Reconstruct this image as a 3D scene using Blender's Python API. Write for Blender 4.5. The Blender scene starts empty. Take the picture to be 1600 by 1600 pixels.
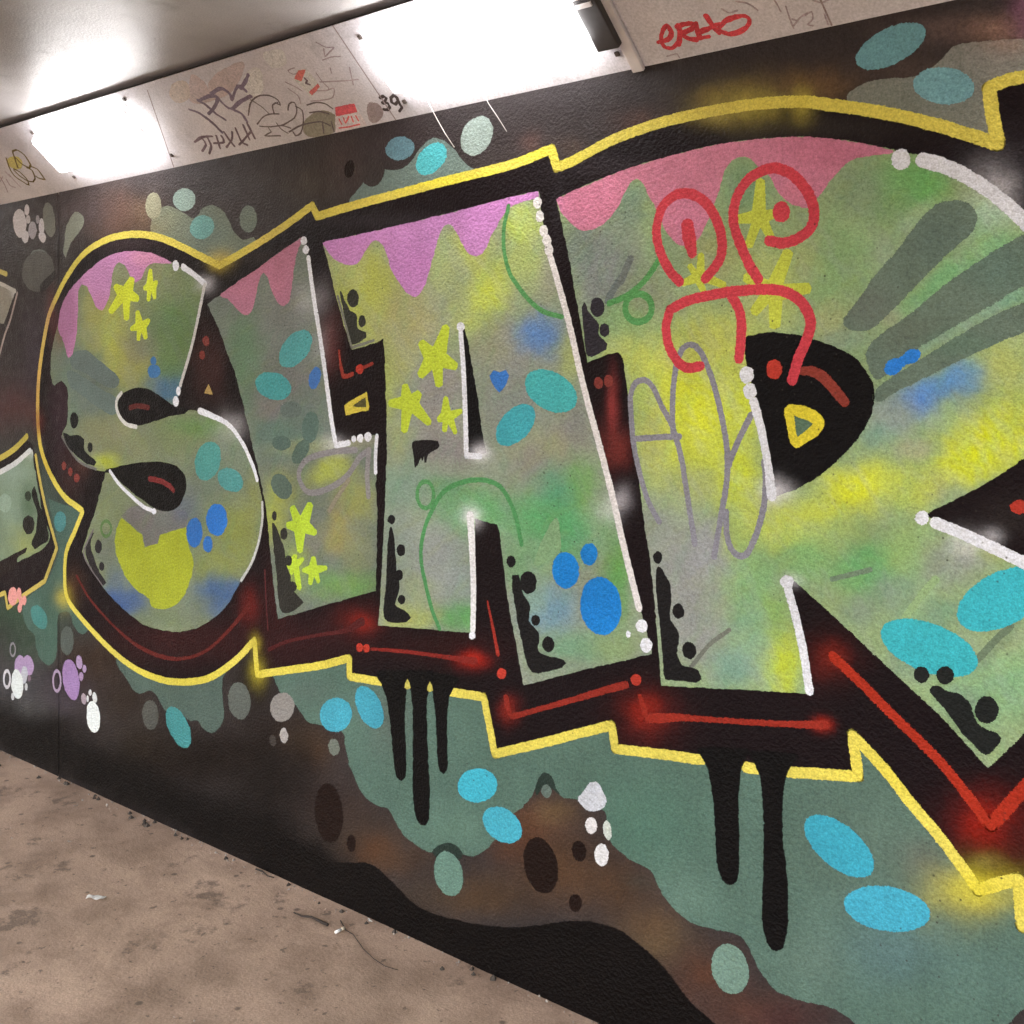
import bpy, math, random
import numpy as np
from mathutils import Vector
from mathutils.geometry import delaunay_2d_cdt

# ------------------------------------------------------------------ camera, light, exposure
sc = bpy.context.scene
COL = sc.collection
FPX = 1725.0                      # focal length in photograph pixels (photo is 1600 wide)
HZ = 593.0                        # horizon row
TH = math.radians(50.2)           # angle between view axis and the receding wall
CT, ST = math.cos(TH), math.sin(TH)
CAMH = 1.5
D = 2.108                         # camera to wall
ZT = 2.207                        # top of the painted wall
YC, ZC = 1.880, 2.407             # ceiling edge of the sloped beam

cam = bpy.data.cameras.new('camera')
cam.sensor_width = 36.0
cam.lens = FPX / 1600.0 * 36.0
cam.shift_y = -(800.0 - HZ) / 1600.0
cam.clip_start = 0.05
cam.clip_end = 500
cam_o = bpy.data.objects.new('camera', cam)
COL.objects.link(cam_o)
cam_o.location = (0, 0, CAMH)
cam_o.rotation_euler = (math.pi / 2, 0, math.pi / 2 - TH)
sc.camera = cam_o

SUN_EL, SUN_AZ = math.radians(20), math.radians(200)
world = bpy.data.worlds.new('World')
sc.world = world
world.use_nodes = True
wn = world.node_tree
sky = wn.nodes.new('ShaderNodeTexSky')
sky.sky_type = 'NISHITA'
sky.sun_disc = False
sky.sun_elevation = SUN_EL
sky.sun_rotation = SUN_AZ
sky.dust_density = 0.6
sky.ozone_density = 1.2
sky.air_density = 1.0
bg = wn.nodes['Background']
bg.inputs['Strength'].default_value = 0.12
wn.links.new(sky.outputs[0], bg.inputs['Color'])

sun = bpy.data.lights.new('sun', 'SUN')
sun.energy = 1.25
sun.angle = math.radians(55)
sun.color = (1.0, 0.98, 0.97)
sun_o = bpy.data.objects.new('sun', sun)
COL.objects.link(sun_o)
# light arrives from the open side of the underpass, behind the camera
sd = Vector((math.cos(SUN_EL) * -0.15, math.cos(SUN_EL) * 0.99, -math.sin(SUN_EL)))
sun_o.rotation_euler = sd.to_track_quat('-Z', 'Y').to_euler()

sc.view_settings.view_transform = 'Standard'
sc.view_settings.look = 'None'
sc.view_settings.gamma = 1.0
sc.view_settings.exposure = 1.25
sc.view_settings.use_curve_mapping = False
sc.cycles.max_bounces = 3
sc.cycles.diffuse_bounces = 3
sc.cycles.use_adaptive_sampling = True
sc.cycles.adaptive_threshold = 0.05
sc.cycles.glossy_bounces = 2
sc.cycles.transmission_bounces = 0
sc.cycles.volume_bounces = 0
sc.cycles.caustics_reflective = False
sc.cycles.use_denoising = True

LAMP_POWER = 7.5
PAINT_GAIN = 0.92

rng = np.random.default_rng(7)
random.seed(7)

# ------------------------------------------------------------------ helpers
def lin(c):
    c = np.asarray(c, float) / 255.0
    return np.where(c <= 0.04045, c / 12.92, ((c + 0.055) / 1.055) ** 2.4)

class Plane:
    """A real surface of the place: origin, two in-plane axes, normal toward the passage."""
    def __init__(s, o, u, v, n):
        s.o, s.u, s.v, s.n = (np.array(a, float) for a in (o, u, v, n))
    def from_photo(s, P):
        """measured photograph position -> metres on the surface"""
        P = np.atleast_2d(np.asarray(P, float))
        r = (P[:, 0] - 800) / FPX
        d = np.stack([r * ST - CT, r * CT + ST, -(P[:, 1] - HZ) / FPX], 1)
        o = np.array([0, 0, CAMH])
        t = np.dot(s.o - o, s.n) / (d @ s.n)
        h = o + d * t[:, None] - s.o
        return np.stack([h @ s.u, h @ s.v], 1)
    def world(s, uv, lift=0.0):
        uv = np.atleast_2d(uv)
        return s.o + uv[:, :1] * s.u + uv[:, 1:2] * s.v + s.n * np.reshape(lift, (-1, 1))
    def to_photo(s, uv):
        w = s.world(uv)
        dep = np.maximum(-w[:, 0] * CT + w[:, 1] * ST, 0.3)
        rt = w[:, 0] * ST + w[:, 1] * CT
        return np.stack([800 + FPX * rt / dep, HZ + FPX * (CAMH - w[:, 2]) / dep], 1)

WALL = Plane((0, D, 0), (1, 0, 0), (0, 0, 1), (0, -1, 0))
_sl = math.hypot(D - YC, ZC - ZT)
_v = (0, -(D - YC) / _sl, (ZC - ZT) / _sl)
BEAM = Plane((0, D, ZT), (1, 0, 0), _v, (0, -_v[2], _v[1]))
FLOOR = Plane((0, 0, 0), (1, 0, 0), (0, 1, 0), (0, 0, 1))

_vn = rng.random((64, 64))
def vnoise(x, y):
    xi, yi = np.floor(x).astype(int), np.floor(y).astype(int)
    fx, fy = x - xi, y - yi
    fx, fy = fx * fx * (3 - 2 * fx), fy * fy * (3 - 2 * fy)
    g = lambda a, b: _vn[a % 64, b % 64]
    return (g(xi, yi) * (1 - fx) + g(xi + 1, yi) * fx) * (1 - fy) + (g(xi, yi + 1) * (1 - fx) + g(xi + 1, yi + 1) * fx) * fy
def fbm(x, y):
    return (vnoise(x, y) * .5 + vnoise(x * 2.1 + 9, y * 2.1 + 3) * .3 + vnoise(x * 4.3 + 5, y * 4.3 + 7) * .2)

def smooth(pts, closed=True, step=5.0):
    """Spline through points; a third value of 1 marks a corner."""
    n = len(pts)
    P = np.array([p[:2] for p in pts], float)
    corner = [len(p) > 2 and p[2] == 1 for p in pts]
    out = []
    m = n if closed else n - 1
    for i in range(m):
        a, b = P[i], P[(i + 1) % n]
        pa = P[i - 1] if (i > 0 or closed) and not corner[i] else a - (b - a)
        j = (i + 2)
        nb = P[j % n] if (closed or j < n) and not corner[(i + 1) % n] else b + (b - a)
        L = np.linalg.norm(b - a)
        k = max(1, int(L / step))
        if corner[i] and corner[(i + 1) % n]:
            t = np.linspace(0, 1, k, endpoint=False)[:, None]
            out.append(a + (b - a) * t)
            continue
        # centripetal-ish tangents
        ta = (b - pa) / 2
        tb = (nb - a) / 2
        for tt in (ta, tb):
            l = np.linalg.norm(tt)
            if l > L: tt *= L / l
        t = np.linspace(0, 1, k, endpoint=False)[:, None]
        h00 = 2 * t**3 - 3 * t**2 + 1; h10 = t**3 - 2 * t**2 + t
        h01 = -2 * t**3 + 3 * t**2; h11 = t**3 - t**2
        out.append(h00 * a + h10 * ta + h01 * b + h11 * tb)
    out = np.concatenate(out)
    if not closed: out = np.vstack([out, P[-1]])
    return out

def poly(*pts): return [(p[0], p[1], 1) for p in pts]

def inside(pts, pl):
    x, y = pts[:, 0], pts[:, 1]
    r = np.zeros(len(pts), bool)
    a, b = pl, np.roll(pl, -1, 0)
    for (x1, y1), (x2, y2) in zip(a, b):
        if y1 == y2: continue
        c = ((y1 > y) != (y2 > y)) & (x < (x2 - x1) * (y - y1) / (y2 - y1) + x1)
        r ^= c
    return r

# ------------------------------------------------------------------ spray fields: (x, y, rx, ry, rot, colour, opacity, hardness)
SPR = {}
def spray(key, x, y, rx, ry, col, op=0.9, rot=0, hard=1.0):
    SPR.setdefault(key, []).append((x, y, rx, ry, math.radians(rot), lin(col), op, hard))

def paint(px, base, keys, mott=0.10, gain=1.0):
    c = np.tile(lin(base), (len(px), 1))
    x, y = px[:, 0], px[:, 1]
    wx = (fbm(x / 37, y / 37) - .5) * 26 + (fbm(x / 13 + 4, y / 21) - .5) * 6
    wy = (fbm(x / 37 + 30, y / 37 + 11) - .5) * 26 + (fbm(x / 13, y / 21 + 8) - .5) * 6
    tex = fbm(x / 11 + 17, y / 26 + 5)
    for k in keys:
        for (cx, cy, rx, ry, rot, col, op, hard) in SPR.get(k, []):
            w = min(1.0, min(rx, ry) / 28)
            dx, dy = x + wx * w - cx, y + wy * w - cy
            ca, sa = math.cos(rot), math.sin(rot)
            q = ((dx * ca + dy * sa) / rx) ** 2 + ((-dx * sa + dy * ca) / ry) ** 2
            a = np.clip(op * np.exp(-(q ** hard)) * (.9 + .22 * tex), 0, 1)
            c = c * (1 - a[:, None]) + col * a[:, None]
    if set(keys) & {'S', 'H', 'A', 'R'}:
        # crossing passes of the can: thin diagonal mists of neighbouring colours over the fill
        lumf = (c @ np.array([.2126, .7152, .0722]))[:, None]
        for j, (ang, su, sv, pal, o) in enumerate(((.9, 15, 60, (196, 206, 96), .42), (-.5, 18, 70, (140, 142, 144), .5), (.35, 13, 52, (104, 160, 112), .42), (1.3, 16, 64, (168, 186, 140), .38), (-1.0, 11, 40, (116, 128, 120), .4))):
            u = x * math.cos(ang) + y * math.sin(ang); v = -x * math.sin(ang) + y * math.cos(ang)
            nn = fbm(u / su + j * 13, v / sv + j * 7)
            a = np.clip((nn - .57) / .10, 0, 1) * o * .26 * (.6 + .8 * tex)
            p = lin(pal); p = p / (p @ np.array([.2126, .7152, .0722]))
            c = c * (1 - a[:, None]) + a[:, None] * p * (lumf * .75 + .25 * .28)
    if mott:
        n = (fbm(x / 60 + 3, y / 75) - .5) * 2 * mott + (fbm(x / 14, y / 22 + 40) - .5) * mott
        c = c * (1 + n)[:, None]
    lum = c @ np.array([.2126, .7152, .0722])
    c = lum[:, None] + (c - lum[:, None]) * 1.04
    c = c * np.array([.97, 1.0, 1.075])                   # pigment calibration
    return np.clip(c * PAINT_GAIN * gain, 0.0015, 0.9)

# ------------------------------------------------------------------ materials
def new_mat(name):
    m = bpy.data.materials.new(name); m.use_nodes = True
    nt = m.node_tree
    return m, nt, nt.nodes['Principled BSDF']
def N(nt, t, **kw):
    n = nt.nodes.new(t)
    for k, v in kw.items():
        if k in n.inputs.keys() if hasattr(n.inputs, 'keys') else False: n.inputs[k].default_value = v
        else: setattr(n, k, v)
    return n
def noise(nt, vec, scale, detail=4, rough=.55):
    n = nt.nodes.new('ShaderNodeTexNoise')
    n.inputs['Scale'].default_value = scale; n.inputs['Detail'].default_value = detail; n.inputs['Roughness'].default_value = rough
    nt.links.new(vec, n.inputs['Vector'])
    return n.outputs['Fac']
def ramp(nt, fac, stops):
    r = nt.nodes.new('ShaderNodeValToRGB')
    e = r.color_ramp.elements
    while len(e) < len(stops): e.new(0.5)
    for k, (p, c) in enumerate(stops):
        e[k].position = p; e[k].color = (*c, 1) if len(c) == 3 else c
    nt.links.new(fac, r.inputs['Fac'])
    return r.outputs['Color']
def mix(nt, a, b, fac, mode='MIX'):
    m = nt.nodes.new('ShaderNodeMix'); m.data_type = 'RGBA'; m.blend_type = mode
    for s, v in ((6, a), (7, b), (0, fac)):
        if isinstance(v, bpy.types.NodeSocket): nt.links.new(v, m.inputs[s])
        else: m.inputs[s].default_value = v if s == 0 else (*v, 1)
    return m.outputs[2]
def position(nt): return nt.nodes.new('ShaderNodeNewGeometry').outputs['Position']
def math_n(nt, op, a, b):
    m = nt.nodes.new('ShaderNodeMath'); m.operation = op
    for i, v in enumerate((a, b)):
        if isinstance(v, bpy.types.NodeSocket): nt.links.new(v, m.inputs[i])
        else: m.inputs[i].default_value = v
    return m.outputs[0]
def bump(nt, h, strength, dist, normal=None):
    b = nt.nodes.new('ShaderNodeBump')
    b.inputs['Strength'].default_value = strength; b.inputs['Distance'].default_value = dist
    nt.links.new(h, b.inputs['Height'])
    if normal is not None: nt.links.new(normal, b.inputs['Normal'])
    return b.outputs['Normal']

def ramp_fac(nt, fac, a, b_, top=1.0):
    r = nt.nodes.new('ShaderNodeMapRange')
    r.inputs['From Min'].default_value = a; r.inputs['From Max'].default_value = b_
    r.inputs['To Max'].default_value = top
    nt.links.new(fac, r.inputs['Value'])
    return r.outputs['Result']

def make_paint(name, gloss=.42, relief=1.0, edge=False):
    m, nt, b = new_mat(name)
    at = nt.nodes.new('ShaderNodeAttribute'); at.attribute_name = 'paint'
    p = position(nt)
    # speckle of the sprayed film on rough render
    sp = noise(nt, p, 300, 2, .6)
    c = at.outputs['Color']
    c = mix(nt, c, ramp(nt, sp, [(.30, (.80, .80, .80)), (.72, (1.16, 1.16, 1.16))]), 1.0, 'MULTIPLY')
    big = noise(nt, p, 5, 5, .6)
    c = mix(nt, c, ramp(nt, big, [(.3, (.86, .85, .84)), (.7, (1.08, 1.08, 1.07))]), 1.0, 'MULTIPLY')
    # small pits and chips
    vo = nt.nodes.new('ShaderNodeTexVoronoi'); vo.inputs['Scale'].default_value = 42
    nt.links.new(p, vo.inputs['Vector'])
    pit = ramp(nt, vo.outputs['Distance'], [(.05, (1, 1, 1)), (.12, (0, 0, 0))])
    zone = ramp(nt, noise(nt, p, 2.6, 3), [(.49, (0, 0, 0)), (.60, (.8, .8, .8))])
    pit = mix(nt, pit, zone, 1.0, 'MULTIPLY')
    sep = nt.nodes.new('ShaderNodeSeparateColor'); nt.links.new(pit, sep.inputs[0])
    c = mix(nt, c, (.035, .03, .026), sep.outputs[0])
    # vertical grime runs
    mp = nt.nodes.new('ShaderNodeMapping'); mp.inputs['Scale'].default_value = (26, 1, .8)
    nt.links.new(p, mp.inputs['Vector'])
    run = noise(nt, mp.outputs[0], 1.0, 4, .6)
    c = mix(nt, c, ramp(nt, run, [(.34, (.88, .87, .85)), (.5, (1, 1, 1))]), .35, 'MULTIPLY')
    nt.links.new(c, b.inputs['Base Color'])
    rg = ramp(nt, noise(nt, p, 30, 3), [(.3, (gloss - .06,) * 3), (.7, (gloss + .14,) * 3)])
    nt.links.new(rg, b.inputs['Roughness'])
    b.inputs['Specular IOR Level'].default_value = .07
    g = noise(nt, p, 120, 3, .6)
    h = math_n(nt, 'ADD', g, math_n(nt, 'MULTIPLY', noise(nt, p, 14, 2, .5), .6))
    nt.links.new(bump(nt, h, .8 * relief, .0075), b.inputs['Normal'])
    c = mix(nt, c, ramp(nt, g, [(.33, (.84, .84, .84)), (.5, (1, 1, 1)), (.68, (1.10, 1.10, 1.10))]), 1.0, 'MULTIPLY')
    nt.links.new(c, b.inputs['Base Color'])
    if edge:                                  # feathered, stippled rim of a sprayed shape
        cv = nt.nodes.new('ShaderNodeAttribute'); cv.attribute_name = 'cover'
        a = math_n(nt, 'ADD', cv.outputs['Fac'], math_n(nt, 'MULTIPLY', math_n(nt, 'SUBTRACT', noise(nt, p, 420, 2, .6), .5), 1.3))
        nt.links.new(ramp_fac(nt, a, .47, .53), b.inputs['Alpha'])
    return m
PAINT = make_paint('spray_paint_on_render')
PAINT_RIM = make_paint('spray_paint_rim', edge=True)

def concrete(name, lo, hi, scale=3, rough=.7, bdist=.003, stain=None, grit=180):
    m, nt, b = new_mat(name)
    p = position(nt)
    c = ramp(nt, noise(nt, p, scale, 8, .62), [(.3, lo), (.7, hi)])
    if stain:
        c = mix(nt, c, stain, ramp_fac(nt, noise(nt, p, scale * 1.7 + 1, 6, .65), .56, .70, .65))
    c = mix(nt, c, ramp(nt, noise(nt, p, grit, 3, .6), [(.3, (.82, .82, .82)), (.7, (1.12, 1.12, 1.12))]), 1, 'MULTIPLY')
    nt.links.new(c, b.inputs['Base Color'])
    b.inputs['Roughness'].default_value = rough
    h = math_n(nt, 'ADD', noise(nt, p, grit * .6, 4, .6), math_n(nt, 'MULTIPLY', noise(nt, p, 12, 4, .5), 1.0))
    nt.links.new(bump(nt, h, .5, bdist), b.inputs['Normal'])
    return m, nt, b
M_BEAM, _nt, _b = concrete('whitewashed_concrete', (.66, .64, .685), (.86, .835, .885), 4, .6, .002, (.54, .525, .55))
M_CEIL, _nt, _b = concrete('soffit_paint', (.53, .505, .50), (.76, .73, .72), 2.6, .32, .0026, (.36, .33, .31), 240)
_b.inputs['Specular IOR Level'].default_value = .6

def floor_mat():
    m, nt, b = new_mat('worn_screed')
    p = position(nt)
    c = ramp(nt, noise(nt, p, 1.6, 8, .6), [(.3, (.32, .222, .165)), (.5, (.455, .32, .24)), (.7, (.60, .43, .325))])
    c = mix(nt, c, ramp(nt, noise(nt, p, 6.5, 6, .65), [(.34, (.70, .68, .66)), (.56, (1.06, 1.06, 1.06))]), .9, 'MULTIPLY')
    # dark stains with their own outline
    st = ramp_fac(nt, noise(nt, p, 4.4, 6, .70), .575, .63, .66)
    c = mix(nt, c, (.120, .088, .068), st)
    mp = nt.nodes.new('ShaderNodeMapping'); mp.inputs['Location'].default_value = (3.7, 1.3, 0)
    nt.links.new(p, mp.inputs['Vector'])
    st2 = ramp_fac(nt, noise(nt, mp.outputs[0], 30, 4, .65), .63, .67, .7)
    c = mix(nt, c, (.105, .076, .060), st2)
    # trodden gum spots
    vo = nt.nodes.new('ShaderNodeTexVoronoi'); vo.inputs['Scale'].default_value = 9
    nt.links.new(p, vo.inputs['Vector'])
    gum = ramp_fac(nt, vo.outputs['Distance'], .10, .06, .7)
    c = mix(nt, c, (.09, .068, .056), gum)
    c = mix(nt, c, ramp(nt, noise(nt, p, 210, 3, .6), [(.28, (.72, .71, .70)), (.72, (1.18, 1.18, 1.18))]), 1, 'MULTIPLY')
    nt.links.new(c, b.inputs['Base Color'])
    nt.links.new(ramp(nt, noise(nt, p, 4, 4), [(.3, (.45,) * 3), (.7, (.72,) * 3)]), b.inputs['Roughness'])
    h = math_n(nt, 'ADD', noise(nt, p, 120, 4, .6), math_n(nt, 'MULTIPLY', noise(nt, p, 18, 4, .55), 1.4))
    nt.links.new(bump(nt, h, .5, .003), b.inputs['Normal'])
    return m
M_FLOOR = floor_mat()

def simple(name, col, rough=.5, metal=0.0, emit=None, strength=0.0, nscale=60, var=.12):
    m, nt, b = new_mat(name)
    p = position(nt)
    lo = tuple(v * (1 - var) for v in col); hi = tuple(min(1, v * (1 + var)) for v in col)
    nt.links.new(ramp(nt, noise(nt, p, nscale, 4), [(.3, lo), (.7, hi)]), b.inputs['Base Color'])
    b.inputs['Roughness'].default_value = rough; b.inputs['Metallic'].default_value = metal
    if emit:
        b.inputs['Emission Color'].default_value = (*emit, 1); b.inputs['Emission Strength'].default_value = strength
    return m
M_PLATE = simple('pale_enamelled_steel', (.78, .74, .75), .5, 0, nscale=20)
M_DARK = simple('dark_gear_tray', (.045, .04, .04), .4)
M_LAMP = simple('lit_opal_diffuser', (.85, .85, .82), .5, emit=(1.0, .985, .985), strength=LAMP_POWER, var=.01)
M_SCREW = simple('rusty_screw', (.09, .07, .06), .6)
M_PAPER = simple('white_paper', (.88, .87, .85), .8, nscale=80)
M_TWIG = simple('dry_twig', (.035, .025, .02), .8)
M_GRIT = simple('pale_grit', (.34, .30, .27), .8)
M_THREAD = simple('cobweb_thread', (.75, .72, .70), .5)

# ------------------------------------------------------------------ object helpers
def link(o, parent=None):
    COL.objects.link(o)
    if parent is not None:
        o.parent = parent
        o.matrix_parent_inverse = parent.matrix_basis.inverted()
    return o
def tag(o, label=None, cat=None, group=None, kind=None):
    if label: o['label'] = label
    if cat: o['category'] = cat
    if group: o['group'] = group
    if kind: o['kind'] = kind
    return o
def mesh_obj(name, verts, faces, mat, parent=None, cols=None, shade=False):
    me = bpy.data.meshes.new(name)
    me.from_pydata([tuple(v) for v in verts], [], faces)
    if cols is not None:
        a = me.attributes.new('paint', 'FLOAT_COLOR', 'POINT')
        buf = np.ones((len(verts), 4), np.float32); buf[:, :3] = cols
        a.data.foreach_set('color', buf.ravel())
    me.materials.append(mat)
    if shade: me.polygons.foreach_set('use_smooth', [True] * len(me.polygons))
    me.update()
    return link(bpy.data.objects.new(name, me), parent)
def with_rim(name, plane, V, faces, loops, soft, L, lifts, colfun, parent):
    """Paint film plus a feathered rim around each outline loop (in metres on the surface)."""
    V = list(map(tuple, V)); lifts = list(lifts) if lifts is not None else [0.0] * len(V)
    nf, cover = len(faces), [1.0] * len(V)
    faces = list(faces)
    for lp, sgn in loops:
        P = np.array(lp)
        x, y = P[:, 0], P[:, 1]
        area = np.sum(x * np.roll(y, -1) - np.roll(x, -1) * y)
        d = np.roll(P, -1, 0) - np.roll(P, 1, 0)
        d = d + np.roll(d, 1, 0) + np.roll(d, -1, 0)
        nr = np.stack([d[:, 1], -d[:, 0]], 1) / (np.linalg.norm(d, axis=1)[:, None] + 1e-9) * (sgn if area > 0 else -sgn)
        m = len(P)
        e = soft * (.75 + .5 * rng.random((m, 1)))
        O = P + nr * e
        k = len(V)
        V += list(map(tuple, P)) + list(map(tuple, O)); cover += [1.0] * m + [0.0] * m; lifts += [lifts[0]] * (2 * m)
        faces += [(k + i, k + (i + 1) % m, k + m + (i + 1) % m, k + m + i) for i in range(m)]
    V = np.array(V)
    o = mesh_obj(name, plane.world(V, L + np.array(lifts)), faces, PAINT, parent, colfun(plane.to_photo(V)))
    me = o.data
    me.materials.append(PAINT_RIM)
    me.attributes.new('cover', 'FLOAT', 'POINT').data.foreach_set('value', np.array(cover, np.float32))
    mi = np.zeros(len(faces), np.int32); mi[nf:] = 1
    me.polygons.foreach_set('material_index', mi)
    return o
def empty(name, loc=(0, 0, 0)):
    o = bpy.data.objects.new(name, None); o.location = loc
    o.empty_display_size = .1
    return link(o)

LEVELS = {}
def lift(plane, uv):
    """Thickness of the paint film: one coat above whatever it overlaps."""
    lo, hi = uv.min(0), uv.max(0)
    L = LEVELS.setdefault(id(plane), [])
    k = 1 + max([l for (a, b, l) in L if (a < hi).all() and (b > lo).all()], default=0)
    L.append((lo, hi, k))
    return 0.0002 + k * 2.0e-5

def patch(name, pts, base, parent, keys=(), plane=WALL, closed_smooth=True, grid=None, wob=0.9, mott=.10, label=None, soft=.0045, gain=1.0):
    """A sprayed patch of paint: outline through the measured points, coloured by the spray fields."""
    P = smooth(pts) if closed_smooth else np.array(pts, float)[:, :2]
    if wob:
        k = len(P)
        d = np.roll(P, -1, 0) - np.roll(P, 1, 0)
        nrm = np.stack([-d[:, 1], d[:, 0]], 1) / (np.linalg.norm(d, axis=1)[:, None] + 1e-6)
        P = P + nrm * ((rng.random((k, 1)) - .5) * 1.1 + (fbm(P[:, :1] / 9, P[:, 1:] / 9) - .5) * 2.6) * wob
    uv = plane.from_photo(P)
    pts_in = np.zeros((0, 2))
    if grid:
        lo, hi = uv.min(0), uv.max(0)
        gx = np.arange(lo[0] + grid * .5, hi[0], grid); gy = np.arange(lo[1] + grid * .5, hi[1], grid)
        if len(gx) and len(gy):
            G = np.stack(np.meshgrid(gx, gy), -1).reshape(-1, 2)
            pts_in = G[inside(G, uv)]
    A = np.vstack([uv, pts_in])
    n = len(uv)
    vs, es, fs, *_ = delaunay_2d_cdt([Vector((float(a), float(b))) for a, b in A], [], [list(range(n))], 1, 1e-6)
    V = np.array([(v.x, v.y) for v in vs])
    L = lift(plane, V)
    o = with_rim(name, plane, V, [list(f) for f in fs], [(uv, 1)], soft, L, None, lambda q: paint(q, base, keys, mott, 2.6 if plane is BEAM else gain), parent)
    if label: o['label'] = label
    return o

def ellipse(name, cx, cy, rx, ry, rot, col, parent, keys=(), plane=WALL, wob=.8, n=None, grid=None):
    n = n or max(14, int((rx + ry) * 1.1))
    t = np.linspace(0, 2 * math.pi, n, endpoint=False)
    r = math.radians(rot)
    x, y = rx * np.cos(t), ry * np.sin(t)
    P = np.stack([cx + x * math.cos(r) - y * math.sin(r), cy + x * math.sin(r) + y * math.cos(r)], 1)
    return patch(name, P, col, parent, keys, plane, False, grid, wob if rx > 4 else .3)

def stroke(name, pts, width, col, parent, keys=(), plane=WALL, taper=None, closed=False, wob=.06, caps=True, mott=.10, soft=.0045):
    """A line of paint of a given width in metres along the measured points."""
    soft = min(soft, width * .35)
    width = width - soft * .9
    P = smooth(pts, closed, 4.0)
    uv = plane.from_photo(P)
    if closed: uv = np.vstack([uv, uv[:1]])
    # resample
    seg = np.linalg.norm(np.diff(uv, axis=0), axis=1); s = np.concatenate([[0], np.cumsum(seg)])
    # keep corner points as they are: just use uv
    keep = np.concatenate([[True], seg > 1e-5]); uv, s = uv[keep], s[keep]
    n = len(uv)
    if n < 2: return None
    # split at sharp bends so that each run is a clean ribbon with round ends
    sg = np.diff(uv, axis=0); sg /= np.linalg.norm(sg, axis=1)[:, None]
    turn = np.einsum('ij,ij->i', sg[:-1], sg[1:]) < .72
    cuts = [0] + [i + 1 for i in np.nonzero(turn)[0]] + [n - 1]
    allV, faces, lifts, loops = [], [], [], []
    t_all = s / s[-1]
    for q in range(len(cuts) - 1):
        a, e = cuts[q], cuts[q + 1] + 1
        U, t = uv[a:e], t_all[a:e]
        m = len(U)
        if m < 2: continue
        d = np.zeros_like(U)
        d[1:-1] = U[2:] - U[:-2]; d[0] = U[1] - U[0]; d[-1] = U[-1] - U[-2]
        d /= np.linalg.norm(d, axis=1)[:, None] + 1e-9
        nr = np.stack([-d[:, 1], d[:, 0]], 1)
        w = np.full(m, width / 2)
        if taper is not None: w = width / 2 * np.interp(t, np.linspace(0, 1, len(taper)), taper)
        A = U + nr * (w * (1 + (rng.random(m) - .5) * 2 * wob))[:, None]
        B = U - nr * (w * (1 + (rng.random(m) - .5) * 2 * wob))[:, None]
        k0 = len(allV)
        for i in range(m): allV += [tuple(A[i]), tuple(B[i])]; lifts += [t[i] * 1.2e-5 + q * 1e-6] * 2
        faces += [(k0 + 2 * i, k0 + 2 * i + 1, k0 + 2 * i + 3, k0 + 2 * i + 2) for i in range(m - 1)]
        side_a, side_b, end_caps = [tuple(v) for v in A], [tuple(v) for v in B], []
        if caps and not closed:
            for (c, nn, ww, dirn, ia, ib) in ((U[0], nr[0], w[0], -d[0], k0, k0 + 1), (U[-1], nr[-1], w[-1], d[-1], k0 + 2 * m - 2, k0 + 2 * m - 1)):
                fan = [ia]
                for an in np.linspace(0, math.pi, 7)[1:-1]:
                    allV.append(tuple(c + nn * ww * math.cos(an) + dirn * ww * math.sin(an))); lifts.append(lifts[ia]); fan.append(len(allV) - 1)
                fan.append(ib)
                faces.append(tuple(fan)); end_caps.append([allV[i] for i in fan[1:-1]])
        if closed:
            if len(cuts) == 2:
                ar = lambda q: abs(sum(q[i][0] * q[(i + 1) % len(q)][1] - q[(i + 1) % len(q)][0] * q[i][1] for i in range(len(q))))
                big, small = (side_a, side_b) if ar(side_a) > ar(side_b) else (side_b, side_a)
                loops += [(big[:-1], 1), (small[:-1], -1)]
        elif end_caps: loops.append((side_a + end_caps[1] + side_b[::-1] + end_caps[0][::-1], 1))
    V = np.array(allV)
    L = lift(plane, V)
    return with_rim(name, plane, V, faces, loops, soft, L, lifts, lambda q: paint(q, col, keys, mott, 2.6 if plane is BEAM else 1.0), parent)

def star(cx, cy, tips, col, parent, inner=.44, blunt=.13):
    c = np.array((cx, cy), float)
    T = sorted([np.array(t, float) for t in tips], key=lambda q: math.atan2(q[1] - cy, q[0] - cx))
    R = np.mean([np.linalg.norm(t - c) for t in T])
    out = []
    for i, t in enumerate(T):
        nx = T[(i + 1) % len(T)]
        d = t - c; p = np.array((-d[1], d[0])); p = p / (np.linalg.norm(p) + 1e-6) * R * blunt
        out += [t - p, t + d * .06, t + p]
        a1 = math.atan2(d[1], d[0]); a2 = math.atan2(nx[1] - cy, nx[0] - cx)
        if a2 <= a1: a2 += 2 * math.pi
        m = (a1 + a2) / 2
        out.append(c + np.array((math.cos(m), math.sin(m))) * R * inner)
    return patch('star', np.array(out), col, parent, (), WALL, False, None, .5)

def box(name, plane, u0, u1, v0, v1, h0, h1, mat, parent=None, bev=0.004):
    import bmesh
    bm = bmesh.new()
    vs = []
    for h in (h0, h1):
        for (u, v) in ((u0, v0), (u1, v0), (u1, v1), (u0, v1)):
            vs.append(bm.verts.new(plane.world((u, v), h)[0]))
    for f in ((0, 3, 2, 1), (4, 5, 6, 7), (0, 1, 5, 4), (1, 2, 6, 5), (2, 3, 7, 6), (3, 0, 4, 7)):
        bm.faces.new([vs[i] for i in f])
    if bev: bmesh.ops.bevel(bm, geom=list(bm.edges), offset=bev, segments=4 if bev > .02 else 2, affect='EDGES', profile=.6)
    bmesh.ops.recalc_face_normals(bm, faces=bm.faces)
    me = bpy.data.meshes.new(name); bm.to_mesh(me); bm.free()
    me.materials.append(mat)
    return link(bpy.data.objects.new(name, me), parent)

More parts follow.
